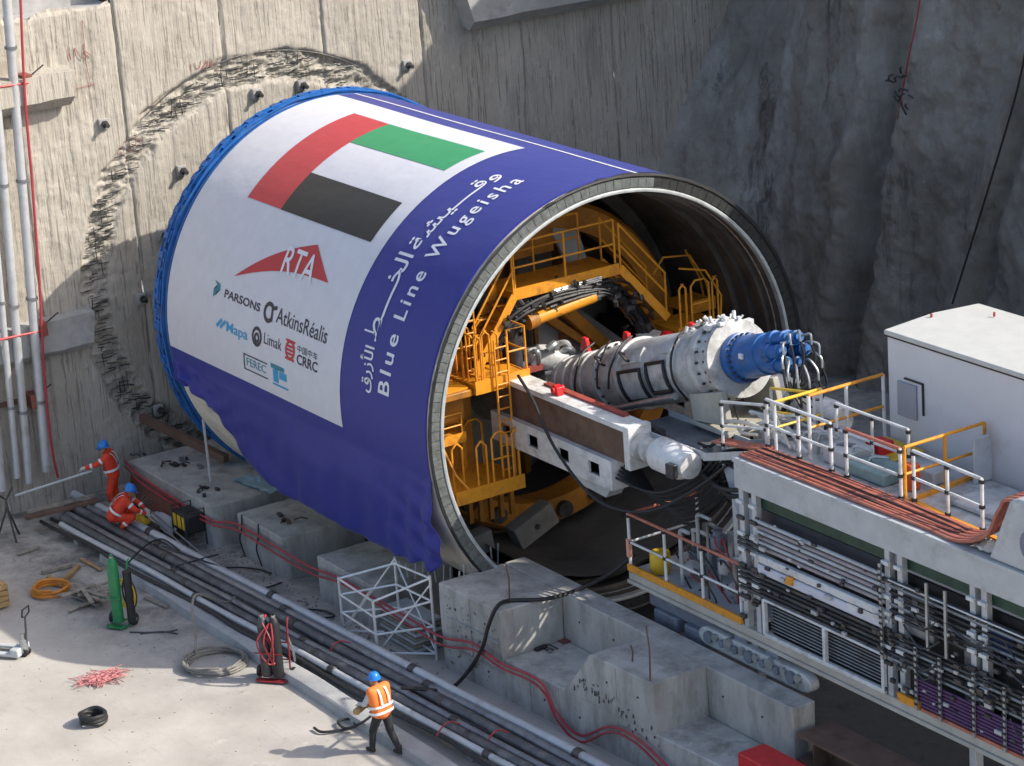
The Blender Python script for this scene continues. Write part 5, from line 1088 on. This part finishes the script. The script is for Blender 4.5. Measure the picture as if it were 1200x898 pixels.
# ------------------------------------------------------------------ loose things on the slab
def coil(c, R, r, n, name, lab, cat, m, tilt=0., seed=1, flat=1.):
    rn = random.Random(seed); pts = []
    for k in range(n*18):
        a = k*2*math.pi/18; rr = R*(1+.1*math.sin(k*.37+seed)+rn.uniform(-.025, .025)); pts.append((c[0]+rr*math.cos(a), c[1]+rr*math.sin(a)*flat, c[2]+r+r*1.5*(k/18)*.55+.02*math.sin(k*.9)))
    return cable(pts, r, lab, m, name, cat, None, 2)
coil(onZ((253, 779)), .66, .03, 6, 'hose_coil', 'big coil of pale grey hose on the slab beside the red cart', 'hose', mat('pale_hose', (.2, .19, .17), .5, var=.35))
c = onZ((233, 770)); cable([c+V(.1, -.1, .15), c+V(.0, -.02, .7), c+V(-.05, 0, 1.2), c+V(-.2, .25, 1.38), onZ((262, 706), .75), onZ((275, 700), .5)], .03, 'pale hose rising from the big coil and arching over the pipe run', mat('pale_hose', (.34, .33, .3)), 'grey_hose', 'hose')
coil(onZ((60, 696)), .42, .035, 6, 'hose_coil', 'coil of orange hose on the slab near the timber planks', 'hose', mat('orange_hose', (.55, .2, .02), .5, var=.2), seed=4)
coil(onZ((109, 848)), .26, .05, 5, 'strap_coil', 'small black coiled strap alone on the sunlit slab', 'strap', BLACK, seed=6)
rnd = random.Random(22); c = onZ((118, 797)); pts = []
for k in range(150): pts.append((c[0]+rnd.gauss(0, .2), c[1]+rnd.gauss(0, .28), .02+rnd.random()*.07))
cable(pts, .009, 'tangled heap of red and white rope on the sunlit slab', mat('pink_red_rope', (.5, .2, .2), .8, var=.6, scale=12), 'rope_heap', 'rope', None, 3)
# timbers
for (a, b_, m_, lab) in (((49, 671), (84, 662), WOODG, 'grey timber offcut lying among the sawdust near the green cart'), ((76, 680), (92, 663), WOOD, 'short brown timber offcut beside the orange hose coil'), ((57, 676), (72, 686), WOOD, 'small timber block touching the orange hose coil')): tag(MB().bar(onZ(a, .06), onZ(b_, .06), .12, .09).build('timber_offcut', m_, bev=.008), lab, 'timber')
cr = thing('timber_crate', 'wooden crate cut off by the left edge of the picture', 'crate', onZ((6, 708))); b = onZ((12, 712))
for k in range(4):
    for s in (0, 1): MB().box(b[0]-1.2, b[1]-.9+.9*s-.03, .06+k*.14, b[0], b[1]-.9+.9*s, .18+k*.14).build('board', WOOD, cr, bev=.006)
    MB().box(b[0], b[1]-.93, .06+k*.14, b[0]+.03, b[1], .18+k*.14).build('board', WOOD, cr, bev=.006); MB().box(b[0]-1.23, b[1]-.93, .06+k*.14, b[0]-1.2, b[1], .18+k*.14).build('board', WOOD, cr, bev=.006)
for k in range(6): MB().box(b[0]-1.2, b[1]-.9+k*.15, .6, b[0]+.02, b[1]-.78+k*.15, .63).build('lid_board', WOOD, cr, bev=.006)
pl = thing('broken_pallet', 'heap of broken grey pallet boards left of the green gas cart', 'pallet', onZ((102, 703))); b = onZ((104, 703)); rnd = random.Random(2)
for k in range(14): a = rnd.uniform(-.3, .3)+(1.57 if k % 3 == 0 else 0); q = b+V(rnd.uniform(-.4, .4), rnd.uniform(-.4, .4), .05+.02*k); d = V(math.cos(a), math.sin(a), 0)*rnd.uniform(.35, .65); MB().bar(q-d, q+d+V(0, 0, rnd.uniform(-.03, .05)), .1, .03).build('board', WOODG, pl)
rd = onZ((150, 740)); 
for k, lab in enumerate(('thin steel rod on the slab in front of the green cart', 'second thin rod ending in a small hook by the green cart')): tag(MB().tube([onZ((152+12*k, 741+2*k), .02), onZ((190, 741-k), .03), onZ((208, 738+5*k), .02)], .016, 6, sm=2).build('steel_rod', DARKSTEEL), lab, 'rod')
# gas bottle carts
def cart(px, lab, frame, bott, n, h, name, extra=None, ang=0., sc_=1.):
    b = onZ(px); t = thing(name, lab, 'cart', b); M = Matrix.Rotation(ang, 3, 'Z')
    def L(x, y, z): return b+V(*(M @ Vector((x*sc_, y*sc_, z*sc_))))
    for k in range(n):
        y = (k-(n-1)/2)*.27; bo = MB().lathe(L(0, y, .12), (0, 0, 1), [(0, .1*sc_), (.02, .12*sc_), ((h-.32)*sc_, .12*sc_), ((h-.2)*sc_, .08*sc_), ((h-.16)*sc_, .04*sc_), ((h-.1)*sc_, .04*sc_)], 16).build('gas_bottle', bott[k % len(bott)], t, ang=40)
        MB().lathe(L(0, y, h-.1), (0, 0, 1), [(0, .045), (.1, .05), (.12, .02)], 10).build('valve_cap', STEEL, bo)
    w_ = .14*n+.06
    for s in (-1, 1):
        MB().tube([L(.15, s*w_, .08), L(-.16, s*w_, .1), L(-.2, s*w_, h*.75), L(-.36, s*w_*.9, h*.88)], .022, 7, sm=2).build('frame_tube', frame, t)
        wh = MB().cyl(L(-.2, s*(w_+.02), .13), L(-.2, s*(w_+.09), .13), .13*sc_, n=16).build('wheel', BLACK, t); MB().cyl(L(-.2, s*(w_+.0), .13), L(-.2, s*(w_+.1), .13), .05*sc_, n=10).build('hub', STEEL, wh)
    for z in (.1, .45, .85): MB().tube([L(-.18, -w_, z), L(-.18, w_, z)], .018, 6).build('cross_tube', frame, t)
    MB().tube([L(.14, -w_, .7), L(.16, w_, .7)], .016, 6).build('retaining_bar', frame, t); MB().bar(L(.1, -w_, .05), L(.1, w_, .05), .2, .02).build('toe_plate', frame, t)
    return t, L
t, L = cart((140, 735), 'tall green gas bottle on a hand truck with yellow hoses', GREENP, [GREENP], 1, 1.6, 'gas_bottle_cart', ang=-1.0, sc_=1.1)
for k in range(3): MB().tube([L(-.1, .2+.05*math.cos(a+k)*.6+.04*k, .75+.33*math.sin(a)) + V(.12*math.cos(a), .12*math.cos(a), 0) for a in np.linspace(0, 12, 40)], .02, 6).build('hose_loop', YELLOW if k < 2 else BLACK, t)
MB().cyl(L(-.1, .27, .12), L(-.1, .27, 1.25), .1, n=14).build('black_bottle', BLACK, t)
t, L = cart((321, 798), 'red hand cart with two dark gas bottles beside the pipe run', mat('dull_cart_red', (.2, .016, .02), .55, var=.25), [DARKSTEEL, BLACK], 2, 1.55, 'gas_bottle_cart', ang=-.9)
rnd = random.Random(6)
for k in range(4): MB().tube([L(.1, rnd.uniform(-.2, .2), 1.4), L(.28, rnd.uniform(-.3, .3), 1.0), L(.24, rnd.uniform(-.3, .3), .5), L(-.05, rnd.uniform(-.3, .3), .6), L(.1, rnd.uniform(-.2, .2), 1.1)], .018, 6, sm=5).build('hose_loop', REDHOSE, t)
MB().tube([L(-.3, .3, .9), L(-.5, .3, .5), L(-.62, .28, .05)], .03, 6).build('rear_stay', STEEL, t); MB().tube([L(-.3, -.3, 1.15), L(-.55, -.3, 1.3)], .025, 6).build('handle', RED, t)
# pallet jack
pj = thing('pallet_jack', 'grey pallet truck with upright loop handle at the left edge', 'pallet truck', onZ((20, 770))); b = onZ((24, 768)); dd = unit(V(-.8, -.6, 0)); nn = V(dd[1], -dd[0], 0)
for s in (-.22, .22): MB().bar(b+nn*s+V(0, 0, .1), b+nn*s+dd*1.15+V(0, 0, .1), .15, .07).build('fork', GREYP, pj, bev=.015)
MB().bar(b+V(0, 0, .14)-nn*.28, b+V(0, 0, .14)+nn*.28, .22, .2).build('fork_bridge', GREYP, pj, bev=.03); MB().lathe(b-dd*.12+V(0, 0, .1), (0, 0, 1), [(0, .1), (.3, .1), (.32, .06), (.45, .06)], 14).build('pump', STEEL, pj, ang=30)
for s in (-.06, .06): MB().cyl(b-dd*.14+nn*(s-.035)+V(0, 0, .1), b-dd*.14+nn*(s+.035)+V(0, 0, .1), .1, n=14).build('wheel', BLACK, pj)
hp = b-dd*.2; MB().tube([hp+V(0, 0, .3), hp-dd*.05+V(0, 0, .95)], .026, 8).build('handle_shaft', DARKSTEEL, pj)
MB().tube([hp-dd*.05+V(0, 0, .95), hp-dd*.07+nn*.16+V(0, 0, 1.02), hp-dd*.09+nn*.14+V(0, 0, 1.18), hp-dd*.09-nn*.14+V(0, 0, 1.18), hp-dd*.07-nn*.16+V(0, 0, 1.02)], .022, 8, closed=True).build('handle_loop', BLACK, pj)
# generator and gear between pipes and blocks
gn = thing('welding_generator', 'black and yellow portable machine standing between pipe run and cradle block', 'generator', onZ((226, 638))); b = onZ((224, 636))
MB().box(b[0]-.4, b[1]-.25, .35, b[0]+.4, b[1]+.25, .85).build('body', BLACK, gn, bev=.05)
for k in range(3): MB().box(b[0]-.35+.25*k, b[1]-.258, .45, b[0]-.17+.25*k, b[1]-.252, .78).build('yellow_stripe', YELLOW, gn)
for s in (-.36, .36): MB().tube([(b[0]+s, b[1]-.27, 0), (b[0]+s, b[1]-.27, .95), (b[0]+s, b[1]+.27, .95), (b[0]+s, b[1]+.27, 0)], .025, 7).build('frame_hoop', DARKSTEEL, gn)
ym = thing('yellow_pump', 'small yellow and black engine pump beside the crouching worker', 'pump', onZ((172, 628))); b = onZ((172, 628))
MB().box(b[0]-.3, b[1]-.25, .05, b[0]+.3, b[1]+.25, .3).build('frame', DARKSTEEL, ym, bev=.03); MB().lathe((b[0]-.1, b[1], .3), (0, 0, 1), [(0, .17), (.22, .18), (.3, .12), (.32, .05)], 16).build('tank', YELLOW, ym); MB().lathe((b[0]+.2, b[1]-.2, .2), (0, 1, .2), [(0, .12), (.3, .12)], 12).build('motor', BLACK, ym)
for k in range(4): MB().tube([(b[0]+.1*k-.1, b[1], .5), (b[0]+.1*k-.2, b[1]-.1, .8), (b[0]+.2*k-.3, b[1]+.2, .95)], .018, 5).build('bar', DARKSTEEL, ym)
ws = MB(); c_ = onZ((192, 618)); ws.grid([[(c_[0]-.5+1.5*u, c_[1]-.25+.5*v, .08+.28*math.sin(math.pi*v)*(.6+.4*math.sin(3*u))+.1*abs(float(fbm(u*5, v*4, 8)))) for v in np.linspace(0, 1, 12)] for u in np.linspace(0, 1, 20)]); tag(ws.build('white_sheet', mat('grey_white_sheet', (.45, .47, .5), .6, var=.15)), 'grey-white plastic sheet bundled between the two yellow machines', 'sheet')
for k, (a, b_) in enumerate((((178, 600), (240, 652)), ((190, 640), (260, 665)), ((160, 590), (215, 640)), ((200, 665), (255, 650)))): tag(MB().cyl(onZ(a, .5), onZ(b_, .45), .022, n=7).build('loose_rod', DARKSTEEL if k % 2 else PIPE), ['loose rod running past the yellow machines', 'loose dark rod lying across the pipe run', 'loose rod behind the crouching worker', 'thin dark rod crossing the pale pipe'][k], 'rod', 'loose rods by the yellow machines')
# black hoses on the slab and over the wall
cable([onZ((368, 853), .06), onZ((378, 858), .06), onZ((402, 855), .06), onZ((416, 850), .06), onZ((410, 843), .08), onZ((396, 846), .08), onZ((406, 854), .1), onZ((424, 847), .25), onZ((436, 838), .9)], .03, 'short black hose curling on the slab and held by the vest worker', BLACK, 'black_hose', 'hose')
cable([onZ((470, 806), .55), onZ((500, 808), .5), onZ((518, 812), .3), onZ((516, 820), .1), onZ((502, 819), .1), onZ((505, 812), .2), onZ((530, 806), .1), onZ((550, 785), .3), onY((565, 760), -5.15), onY((572, 735), -5.1), onY((582, 712), -5.0), onZ((597, 704), 2.05), onZ((640, 702), 2.05), onZ((680, 690), 2.04), onY((715, 672), -2.6), onY((745, 648), -2.2)], .045, 'long black hose climbing over the pedestal into the trench', BLACK, 'black_hose', 'hose')
for k, pts in enumerate((((330, 715), (350, 718), (375, 724), (392, 722), (380, 716), (360, 714)), ((235, 690), (262, 676), (300, 690), (330, 683)), ((250, 667), (280, 665), (305, 668), (318, 672)), ((150, 660), (170, 640), (190, 632), (210, 645)))): cable([onZ(p, .06 if k != 3 else .55) for p in pts], .022, ['thin dark cable in a loop right of the pipe run', 'thin cable crossing the pipe run beside the pale hose', 'thin cable on the slab before the middle cradle block', 'thin cable over the pipes near the generator'][k], BLACK, 'thin_cable', 'cable', 'thin cables around the pipe run')
for k, px in enumerate(((912, 470, 'a'), (920, 480, 'b'))): pass
for k, x in enumerate((3.75, 4.6)): cable([(x, -5.15, 1.1), (x+.1, -5.24, .8), (x-.05, -5.24, .45), (x+.15, -5.24, .08)], .02, ['thin black wire hanging down the left end of the middle block', 'thin black wire hanging down the middle of the middle block'][k], BLACK, 'hanging_wire', 'wire', 'wires down the middle block')
# steel beams and red box in the bottom right corner
hb_ = thing('steel_beam', 'brown rusty steel beam lying in the bottom right corner', 'beam', (25, -3.0, 1)); 
for (y0, z0, y1, z1) in ((-3.35, 1.5, -2.5, 1.56), (-3.35, .95, -2.5, 1.01), (-2.98, 1.01, -2.9, 1.5)): MB().box(22.95, y0, z0, 30, y1, z1).build('flange' if y1-y0 > .5 else 'web', BROWN, hb_)
for x in (23.4, 24.6, 25.8): MB().box(x, -3.33, 1.01, x+.03, -2.99, 1.5).build('stiffener', BROWN, hb_)
h2 = thing('steel_post', 'rusty steel post below the brown beam in the bottom right corner', 'post', (23.2, -3.0, 0)); 
for (a0, a1) in ((22.95, 23.0), (23.3, 23.35)): MB().box(a0, -3.3, -.9, a1, -2.6, .94).build('flange', BROWN, h2)
MB().box(23.0, -2.98, -.9, 23.3, -2.92, .94).build('web', BROWN, h2)
b = onZ((905, 884), 1.3); rb_ = MB().box(b[0]-.5, b[1]-.45, .93, b[0]+1.2, b[1]+.2, 1.3).build('red_chest', RED, bev=.03); tag(rb_, 'bright red steel chest at the bottom edge beside the brown beam', 'chest')
MB().box(b[0]-.4, b[1]-.46, 1.0, b[0]+1.1, b[1]-.452, 1.06).build('rib', RED, rb_)

# crumbs of concrete, soil and offcuts scattered along the working strip
rnd = random.Random(77); db = MB()
for k in range(900):
    if k < 500: x = rnd.uniform(-2.5, 13); y = -5.6+rnd.gauss(0, .25)+(.1 if x > 3 else -.1)
    elif k < 700: x = rnd.uniform(-2.5, 9); y = rnd.uniform(-10.5, -8.1)
    else: x = rnd.uniform(3, 20); y = rnd.uniform(-14, -8.2)
    s_ = rnd.uniform(.006, .03)*(1.4 if k < 500 else .8); a = rnd.uniform(0, 3.1); c_, n_ = math.cos(a)*s_, math.sin(a)*s_; h_ = s_*rnd.uniform(.5, 1.2)
    db.add([(x-c_, y-n_, .001), (x+n_, y-c_, .001), (x+c_*1.3, y+n_, .001), (x-n_, y+c_, .001), (x+.2*c_, y, .001+h_)], [(0, 1, 4), (1, 2, 4), (2, 3, 4), (3, 0, 4), (3, 2, 1, 0)])
tag(db.build('floor_debris', mat('debris', (.17, .155, .135), .95, var=.5, scale=9), smooth=False), kind='stuff')

# formwork fins and tie holes left on the cast faces
FIN = CONCV; rnd = random.Random(88)
for x in (13.85, 15.9, 16.9, 18.9): MB().box(x-.008, yn(x)-.016, .02, x+.008, yn(x)+.01, 1.96 if x < 15 or x > 18.2 else .88).build('formwork_fin', FIN, nw)
for z in (.62, 1.3): MB().box(12.75, yn(12.75)-.012, z-.006, 14.95, yn(14.95)+.0, z+.006).build('formwork_fin', FIN, nw)
for x in (13.3, 14.4, 16.4, 17.6, 18.6, 19.6):
    for z in (.45, 1.55):
        if z > 1 and 15 < x < 18.2: continue
        MB().cyl((x, yn(x)-.018, z), (x, yn(x)+.02, z), .024, n=10).build('tie_hole_plug', HOLE, nw)
for y, n_ in ((-3.33, 6),):
    for k in range(n_): x = 15.6+k*1.25; MB().cyl((x, y, 1.5), (x, y+.03, 1.5), .022, n=10).build('tie_hole_plug', HOLE, nw) if not 17.1 < x < 20.2 else None
# small site litter: battens
def batten(a, b_, m_, lab): tag(MB().bar(onZ(a, .04), onZ(b_, .04), .09, .05).build('batten', m_, bev=.005), lab, 'batten', 'battens on the slab')
batten((20, 650), (46, 641), WOODG, 'grey batten lying behind the planks at far left'); batten((95, 655), (118, 668), WOOD, 'brown batten between the offcuts and the pipe run'); batten((170, 700), (196, 712), WOODG, 'grey batten lying against the kerb right of the green cart')
# ------------------------------------------------------------------ workers
SKIN = mat('skin', (.32, .18, .11), .55, var=.08); HIVIS = mat('red_orange_coverall', (.72, .055, .02), .75, var=.15, scale=8, bump=.3, bscale=14); VEST = mat('orange_vest', (.85, .2, .035), .7, var=.12, scale=8, bump=.3, bscale=14)
SILVER = mat('reflective_tape', (.72, .74, .74), .35, var=.1); TROUSER = mat('black_trousers', (.02, .02, .024), .85, var=.3, scale=8, bump=.3, bscale=14); SHIRT = mat('pale_shirt', (.42, .44, .46), .8, var=.15, scale=8); HELMET = mat('blue_helmet', (.02, .2, .62), .3, var=.05); BOOT = mat('boot', (.035, .028, .022), .8, var=.2)
GLOVE = mat('pale_glove', (.55, .53, .48), .8, var=.1)
def capsule(mb, p0, p1, r0, r1, n=12, k=4):
    p0 = V(*p0); p1 = V(*p1); L = max(np.linalg.norm(p1-p0), 1e-4); pr = []
    for i in range(k+1): a = math.pi/2*(1-i/k); pr.append((-r0*math.sin(a), max(r0*math.cos(a), .001)))
    for i in range(k+1): a = math.pi/2*i/k; pr.append((L+r1*math.sin(a), max(r1*math.cos(a), .001)))
    mb.lathe(p0, p1-p0 if L > 2e-4 else V(0, 0, 1), pr, n)
def fused(mb, name, m, parent, vox=.018):
    me = bpy.data.meshes.new(name); me.from_pydata(mb.v, [], mb.f); o = bpy.data.objects.new(name, me); col.objects.link(o)
    r = o.modifiers.new('r', 'REMESH'); r.mode = 'VOXEL'; r.voxel_size = vox; s = o.modifiers.new('s', 'SMOOTH'); s.factor = .5; s.iterations = 5
    dg = bpy.context.evaluated_depsgraph_get(); nm = bpy.data.meshes.new_from_object(o.evaluated_get(dg)); nm.name = name
    bpy.data.objects.remove(o); bpy.data.meshes.remove(me)
    nm.polygons.foreach_set('use_smooth', [True]*len(nm.polygons)); nm.materials.clear(); nm.materials.append(m)
    ob = bpy.data.objects.new(name, nm); col.objects.link(ob); ob.parent = parent; return ob
def plain(mb, name, m, parent, ang=40):
    me = bpy.data.meshes.new(name); me.from_pydata(mb.v, [], mb.f); me.polygons.foreach_set('use_smooth', [True]*len(me.polygons)); me.set_sharp_from_angle(angle=math.radians(ang)); me.materials.append(m)
    ob = bpy.data.objects.new(name, me); col.objects.link(ob); ob.parent = parent; return ob
def worker(label, loc, heading, J, style):
    """J: joints in local metres, facing +x, left +y"""
    t = thing('person', label, 'person', loc); t.scale = (style.get('scale', 1.),)*3; t.rotation_euler = (0, 0, heading); t['group'] = 'workers'
    J = {k: V(*v) for k, v in J.items()}
    def torso(mb, g):
        for s in 'LR': capsule(mb, J['hip'+s]+V(0, 0, .03), J['sh'+s]*.86+J['chest']*.14-V(0, 0, .02), .115+g, .1+g)
        capsule(mb, J['pelvis'], J['chest'], .135+g, .14+g); capsule(mb, J['shL'], J['shR'], .075+g, .075+g)
    def arms(mb, g, hand=True):
        for s in 'LR':
            capsule(mb, J['sh'+s], J['el'+s], .06+g, .047+g); capsule(mb, J['el'+s], J['wr'+s], .047+g, .033+g)
            if hand: d = unit(J['wr'+s]-J['el'+s]); capsule(mb, J['wr'+s], J['wr'+s]+d*.08, .034, .036)
    def legs(mb, g, boots=True):
        for s in 'LR':
            capsule(mb, J['hip'+s], J['kn'+s], .092+g, .064+g); capsule(mb, J['kn'+s], J['an'+s], .062+g, .042+g)
    b = MB(); torso(b, -.01); arms(b, -.008); legs(b, -.01)
    hd = J['head']; hdir = unit(J.get('look', (1, 0, 0)))
    capsule(b, J['neck']-V(0, 0, .05), hd-V(0, 0, .06), .058, .055); capsule(b, hd-V(0, 0, .045)+hdir*.02, hd+V(0, 0, .06)-hdir*.01, .078, .095); capsule(b, hd-V(0, 0, .1)+hdir*.045, hd-V(0, 0, .1)+hdir*.05, .045, .045)
    sd_ = unit(np.cross(V(0, 0, 1), hdir))
    capsule(b, hd+hdir*.09-V(0, 0, .03), hd+hdir*.108-V(0, 0, .045), .014, .017)          # nose
    for s in (-1, 1): capsule(b, hd+sd_*s*.088-V(0, 0, .03), hd+sd_*s*.094+V(0, 0, .01), .018, .02)          # ears
    for s in 'LR': 
        capsule(b, J['an'+s]-V(0, 0, .03), J['an'+s]+V(.14, 0, -.06)*J.get('toe', V(1, 1, 1)), .04, .035)
    fused(b, 'body', SKIN, t, .014)
    for s in (-1, 1): e = MB(); capsule(e, hd+hdir*.084+sd_*s*.033, hd+hdir*.085+sd_*s*.033, .011, .011, 8, 3); plain(e, 'eye', BLACK, t)
    for s in 'LR':                                                        # five separate bent fingers on each hand
        d = unit(J['wr'+s]-J['el'+s]); side = unit(np.cross(d, V(0, 0, 1))); dn = np.cross(side, d); dn = dn if dn[2] < 0 else -dn; base = J['wr'+s]+d*.1; sg = 1 if s == 'L' else -1
        for k in range(4):
            o = base+side*(-.03+.02*k); L = (.062, .075, .07, .055)[k]; f = MB(); f.tube([o-d*.02, o+d*L*.5, o+d*L*.75+dn*.03, o+d*L*.6+dn*.055], .0095, 6, sm=2); plain(f, 'finger', style.get('glove', SKIN), t)
        f = MB(); o = J['wr'+s]+d*.05-side*.035*sg; f.tube([o, o-side*.03*sg+d*.03, o-side*.03*sg+d*.06+dn*.02], .011, 6, sm=2); plain(f, 'thumb', style.get('glove', SKIN), t)
        if style.get('glove'):
            g = MB(); capsule(g, J['wr'+s]-d*.03, J['wr'+s]+d*.09, .042, .042); plain(g, 'glove', style['glove'], t)
        bo = MB(); fw = V(*J['foot'+s]) if 'foot'+s in J else V(1, 0, 0); capsule(bo, J['an'+s]+V(0, 0, .08), J['an'+s]-V(0, 0, .03), .06, .055); capsule(bo, J['an'+s]-V(0, 0, .035)-fw*.03, J['an'+s]-V(0, 0, .045)+fw*.15, .052, .042); fused(bo, 'boot', BOOT, t, .016)
    if style['kind'] == 'coverall':
        c = MB(); torso(c, .02); arms(c, .016, False); legs(c, .022); capsule(c, J['neck']-V(0, 0, .08), J['neck'], .085, .075); cv = fused(c, 'coverall', HIVIS, t, .02); mt = .036
    else:
        c = MB(); arms(c, .012, False); torso(c, .0); cv = fused(c, 'shirt', SHIRT, t, .02); c = MB(); legs(c, .02); capsule(c, J['hipL']+V(0, 0, .08), J['hipR']+V(0, 0, .08), .12, .12); fused(c, 'trousers', TROUSER, t, .02)
        c = MB(); torso(c, .026); c = fused(c, 'vest', VEST, t, .02); mt = .036
    def tape(p, q, r, w_=.055):
        m_ = MB(); d = unit(V(*q)-V(*p)); m_.lathe(V(*p), d, [(-w_/2, r), (w_/2, r*.985)], 20, cap=False); plain(m_, 'reflective_band', SILVER, t)
    # bands: waist and over the shoulders
    w_ = J['pelvis']*.55+J['chest']*.45; d = unit(J['chest']-J['pelvis']); s_ = unit(J['shL']-J['shR']); f_ = unit(np.cross(s_, d)); ring = []
    wid = np.linalg.norm(J['shL']-J['shR'])*.5+.105+.01; dep = .185
    for zo in (0, -.13) if style['kind'] != 'coverall' else (0,):
        m_ = MB(); A = [[w_+d*(zo+h)+s_*wid*.88*math.copysign(abs(math.cos(a))**.8, math.cos(a))+f_*dep*math.copysign(abs(math.sin(a))**.8, math.sin(a)) for h in (-.028, .028)] for a in np.linspace(0, 2*math.pi, 33)]; m_.grid(A); plain(m_, 'reflective_band', SILVER, t)
    for s in 'LR':
        o = s_*(.1 if s == 'L' else -.1); P_ = [w_+o+f_*dep*1.02, w_+o+f_*dep*.98+d*.2, J['chest']+o*.95+f_*.1+d*.16, J['chest']+o*.9+d*.2, J['chest']+o*.95-f_*.12+d*.15, w_+o-f_*dep*.98+d*.2, w_+o-f_*dep*1.02]
        P_ = catmull(np.array(P_), 4); m_ = MB(); m_.grid([[p-s_*.024, p+s_*.024] for p in P_]); plain(m_, 'reflective_band', SILVER, t)
        if style['kind'] == 'coverall':
            tape(J['el'+s]*.55+J['wr'+s]*.45, J['wr'+s], .064); tape(J['sh'+s]*.45+J['el'+s]*.55, J['el'+s], .075); tape(J['kn'+s]*.45+J['an'+s]*.55, J['an'+s], .08)
    hm = MB(); pr = [(0.0, .138), (.012, .14), (.016, .122), (.06, .12), (.11, .095), (.14, .055), (.152, .005)]; hm.lathe(hd+V(0, 0, .035), unit(V(0, 0, 1)-hdir*.05), pr, 24); hh_ = plain(hm, 'helmet', HELMET, t, 35)
    pk = MB(); pk.grid([[hd+V(0, 0, .037)+hdir*(.1+.085*u)*math.cos(a)+sd_*.11*math.sin(a) for u in (0, 1)] for a in np.linspace(-1.1, 1.1, 12)]); plain(pk, 'helmet_peak', HELMET, hh_)
    rd_ = MB(); rd_.tube([hd+V(0, 0, .12)+hdir*.09, hd+V(0, 0, .19), hd+V(0, 0, .12)-hdir*.09], .012, 6, sm=4); plain(rd_, 'helmet_ridge', HELMET, hh_)
    return t
b = (onZ((438, 880))+onZ((466, 887)))/2
worker('worker in orange vest, blue helmet and black trousers walking beside the pipe run', b, math.atan2(-.25, -.95),
       dict(pelvis=(0, 0, .94), chest=(.05, 0, 1.3), neck=(.07, 0, 1.5), head=(.12, .02, 1.62), look=(1, .15, -.15), hipL=(0, .1, .93), hipR=(0, -.1, .93), shL=(.06, .2, 1.43), shR=(.05, -.2, 1.43),
            elL=(.17, .3, 1.17), wrL=(.4, .2, 1.08), elR=(.12, -.29, 1.16), wrR=(.36, -.16, 1.05), knL=(.2, .11, .5), anL=(.26, .11, .1), knR=(-.08, -.11, .5), anR=(-.3, -.12, .11)), dict(kind='vest', glove=GLOVE))
tl = thing('timber_block', 'short timber piece carried at the waist by the vest worker', 'timber', b+V(-.33, -.2, 1.0)); c = b+V(-.36, -.2, 1.02); MB().bar(c+V(-.12, .16, -.02), c+V(.16, -.3, -.02), .12, .1).build('block', WOOD, tl, bev=.01)
c2 = onZ((128, 606)); c2 = onZ((138, 600))
hdg = math.atan2(-.85, -.45)
worker('standing worker in red coverall and blue helmet holding the long lance', c2, hdg,
       dict(pelvis=(0, 0, .92), chest=(.06, 0, 1.27), neck=(.09, 0, 1.46), head=(.15, .02, 1.57), look=(1, .3, -.3), hipL=(0, .1, .91), hipR=(0, -.1, .91), shL=(.1, .2, 1.4), shR=(.05, -.2, 1.4),
            elL=(.33, .24, 1.26), wrL=(.58, .2, 1.2), elR=(.0, -.3, 1.15), wrR=(.12, -.26, .93), knL=(.12, .12, .5), anL=(.05, .12, .1), knR=(.02, -.12, .5), anR=(-.12, -.12, .1)), dict(kind='coverall', glove=GLOVE, scale=1.12))
c3 = onZ((141, 622), .3); c3[2] = .3
worker('crouching worker in red coverall bent over the small yellow pump', c3, math.atan2(.85, .5),
       dict(pelvis=(-.12, 0, .36), chest=(.12, 0, .66), neck=(.24, 0, .82), head=(.33, 0, .9), look=(1, 0, -.5), hipL=(-.1, .1, .35), hipR=(-.1, -.1, .35), shL=(.2, .2, .76), shR=(.2, -.2, .76),
            elL=(.42, .26, .55), wrL=(.58, .14, .42), elR=(.42, -.26, .55), wrR=(.6, -.12, .4), knL=(.3, .18, .42), anL=(.08, .15, .1), knR=(.32, -.16, .36), anR=(.02, -.15, .1)), dict(kind='coverall', glove=GLOVE, scale=1.12))
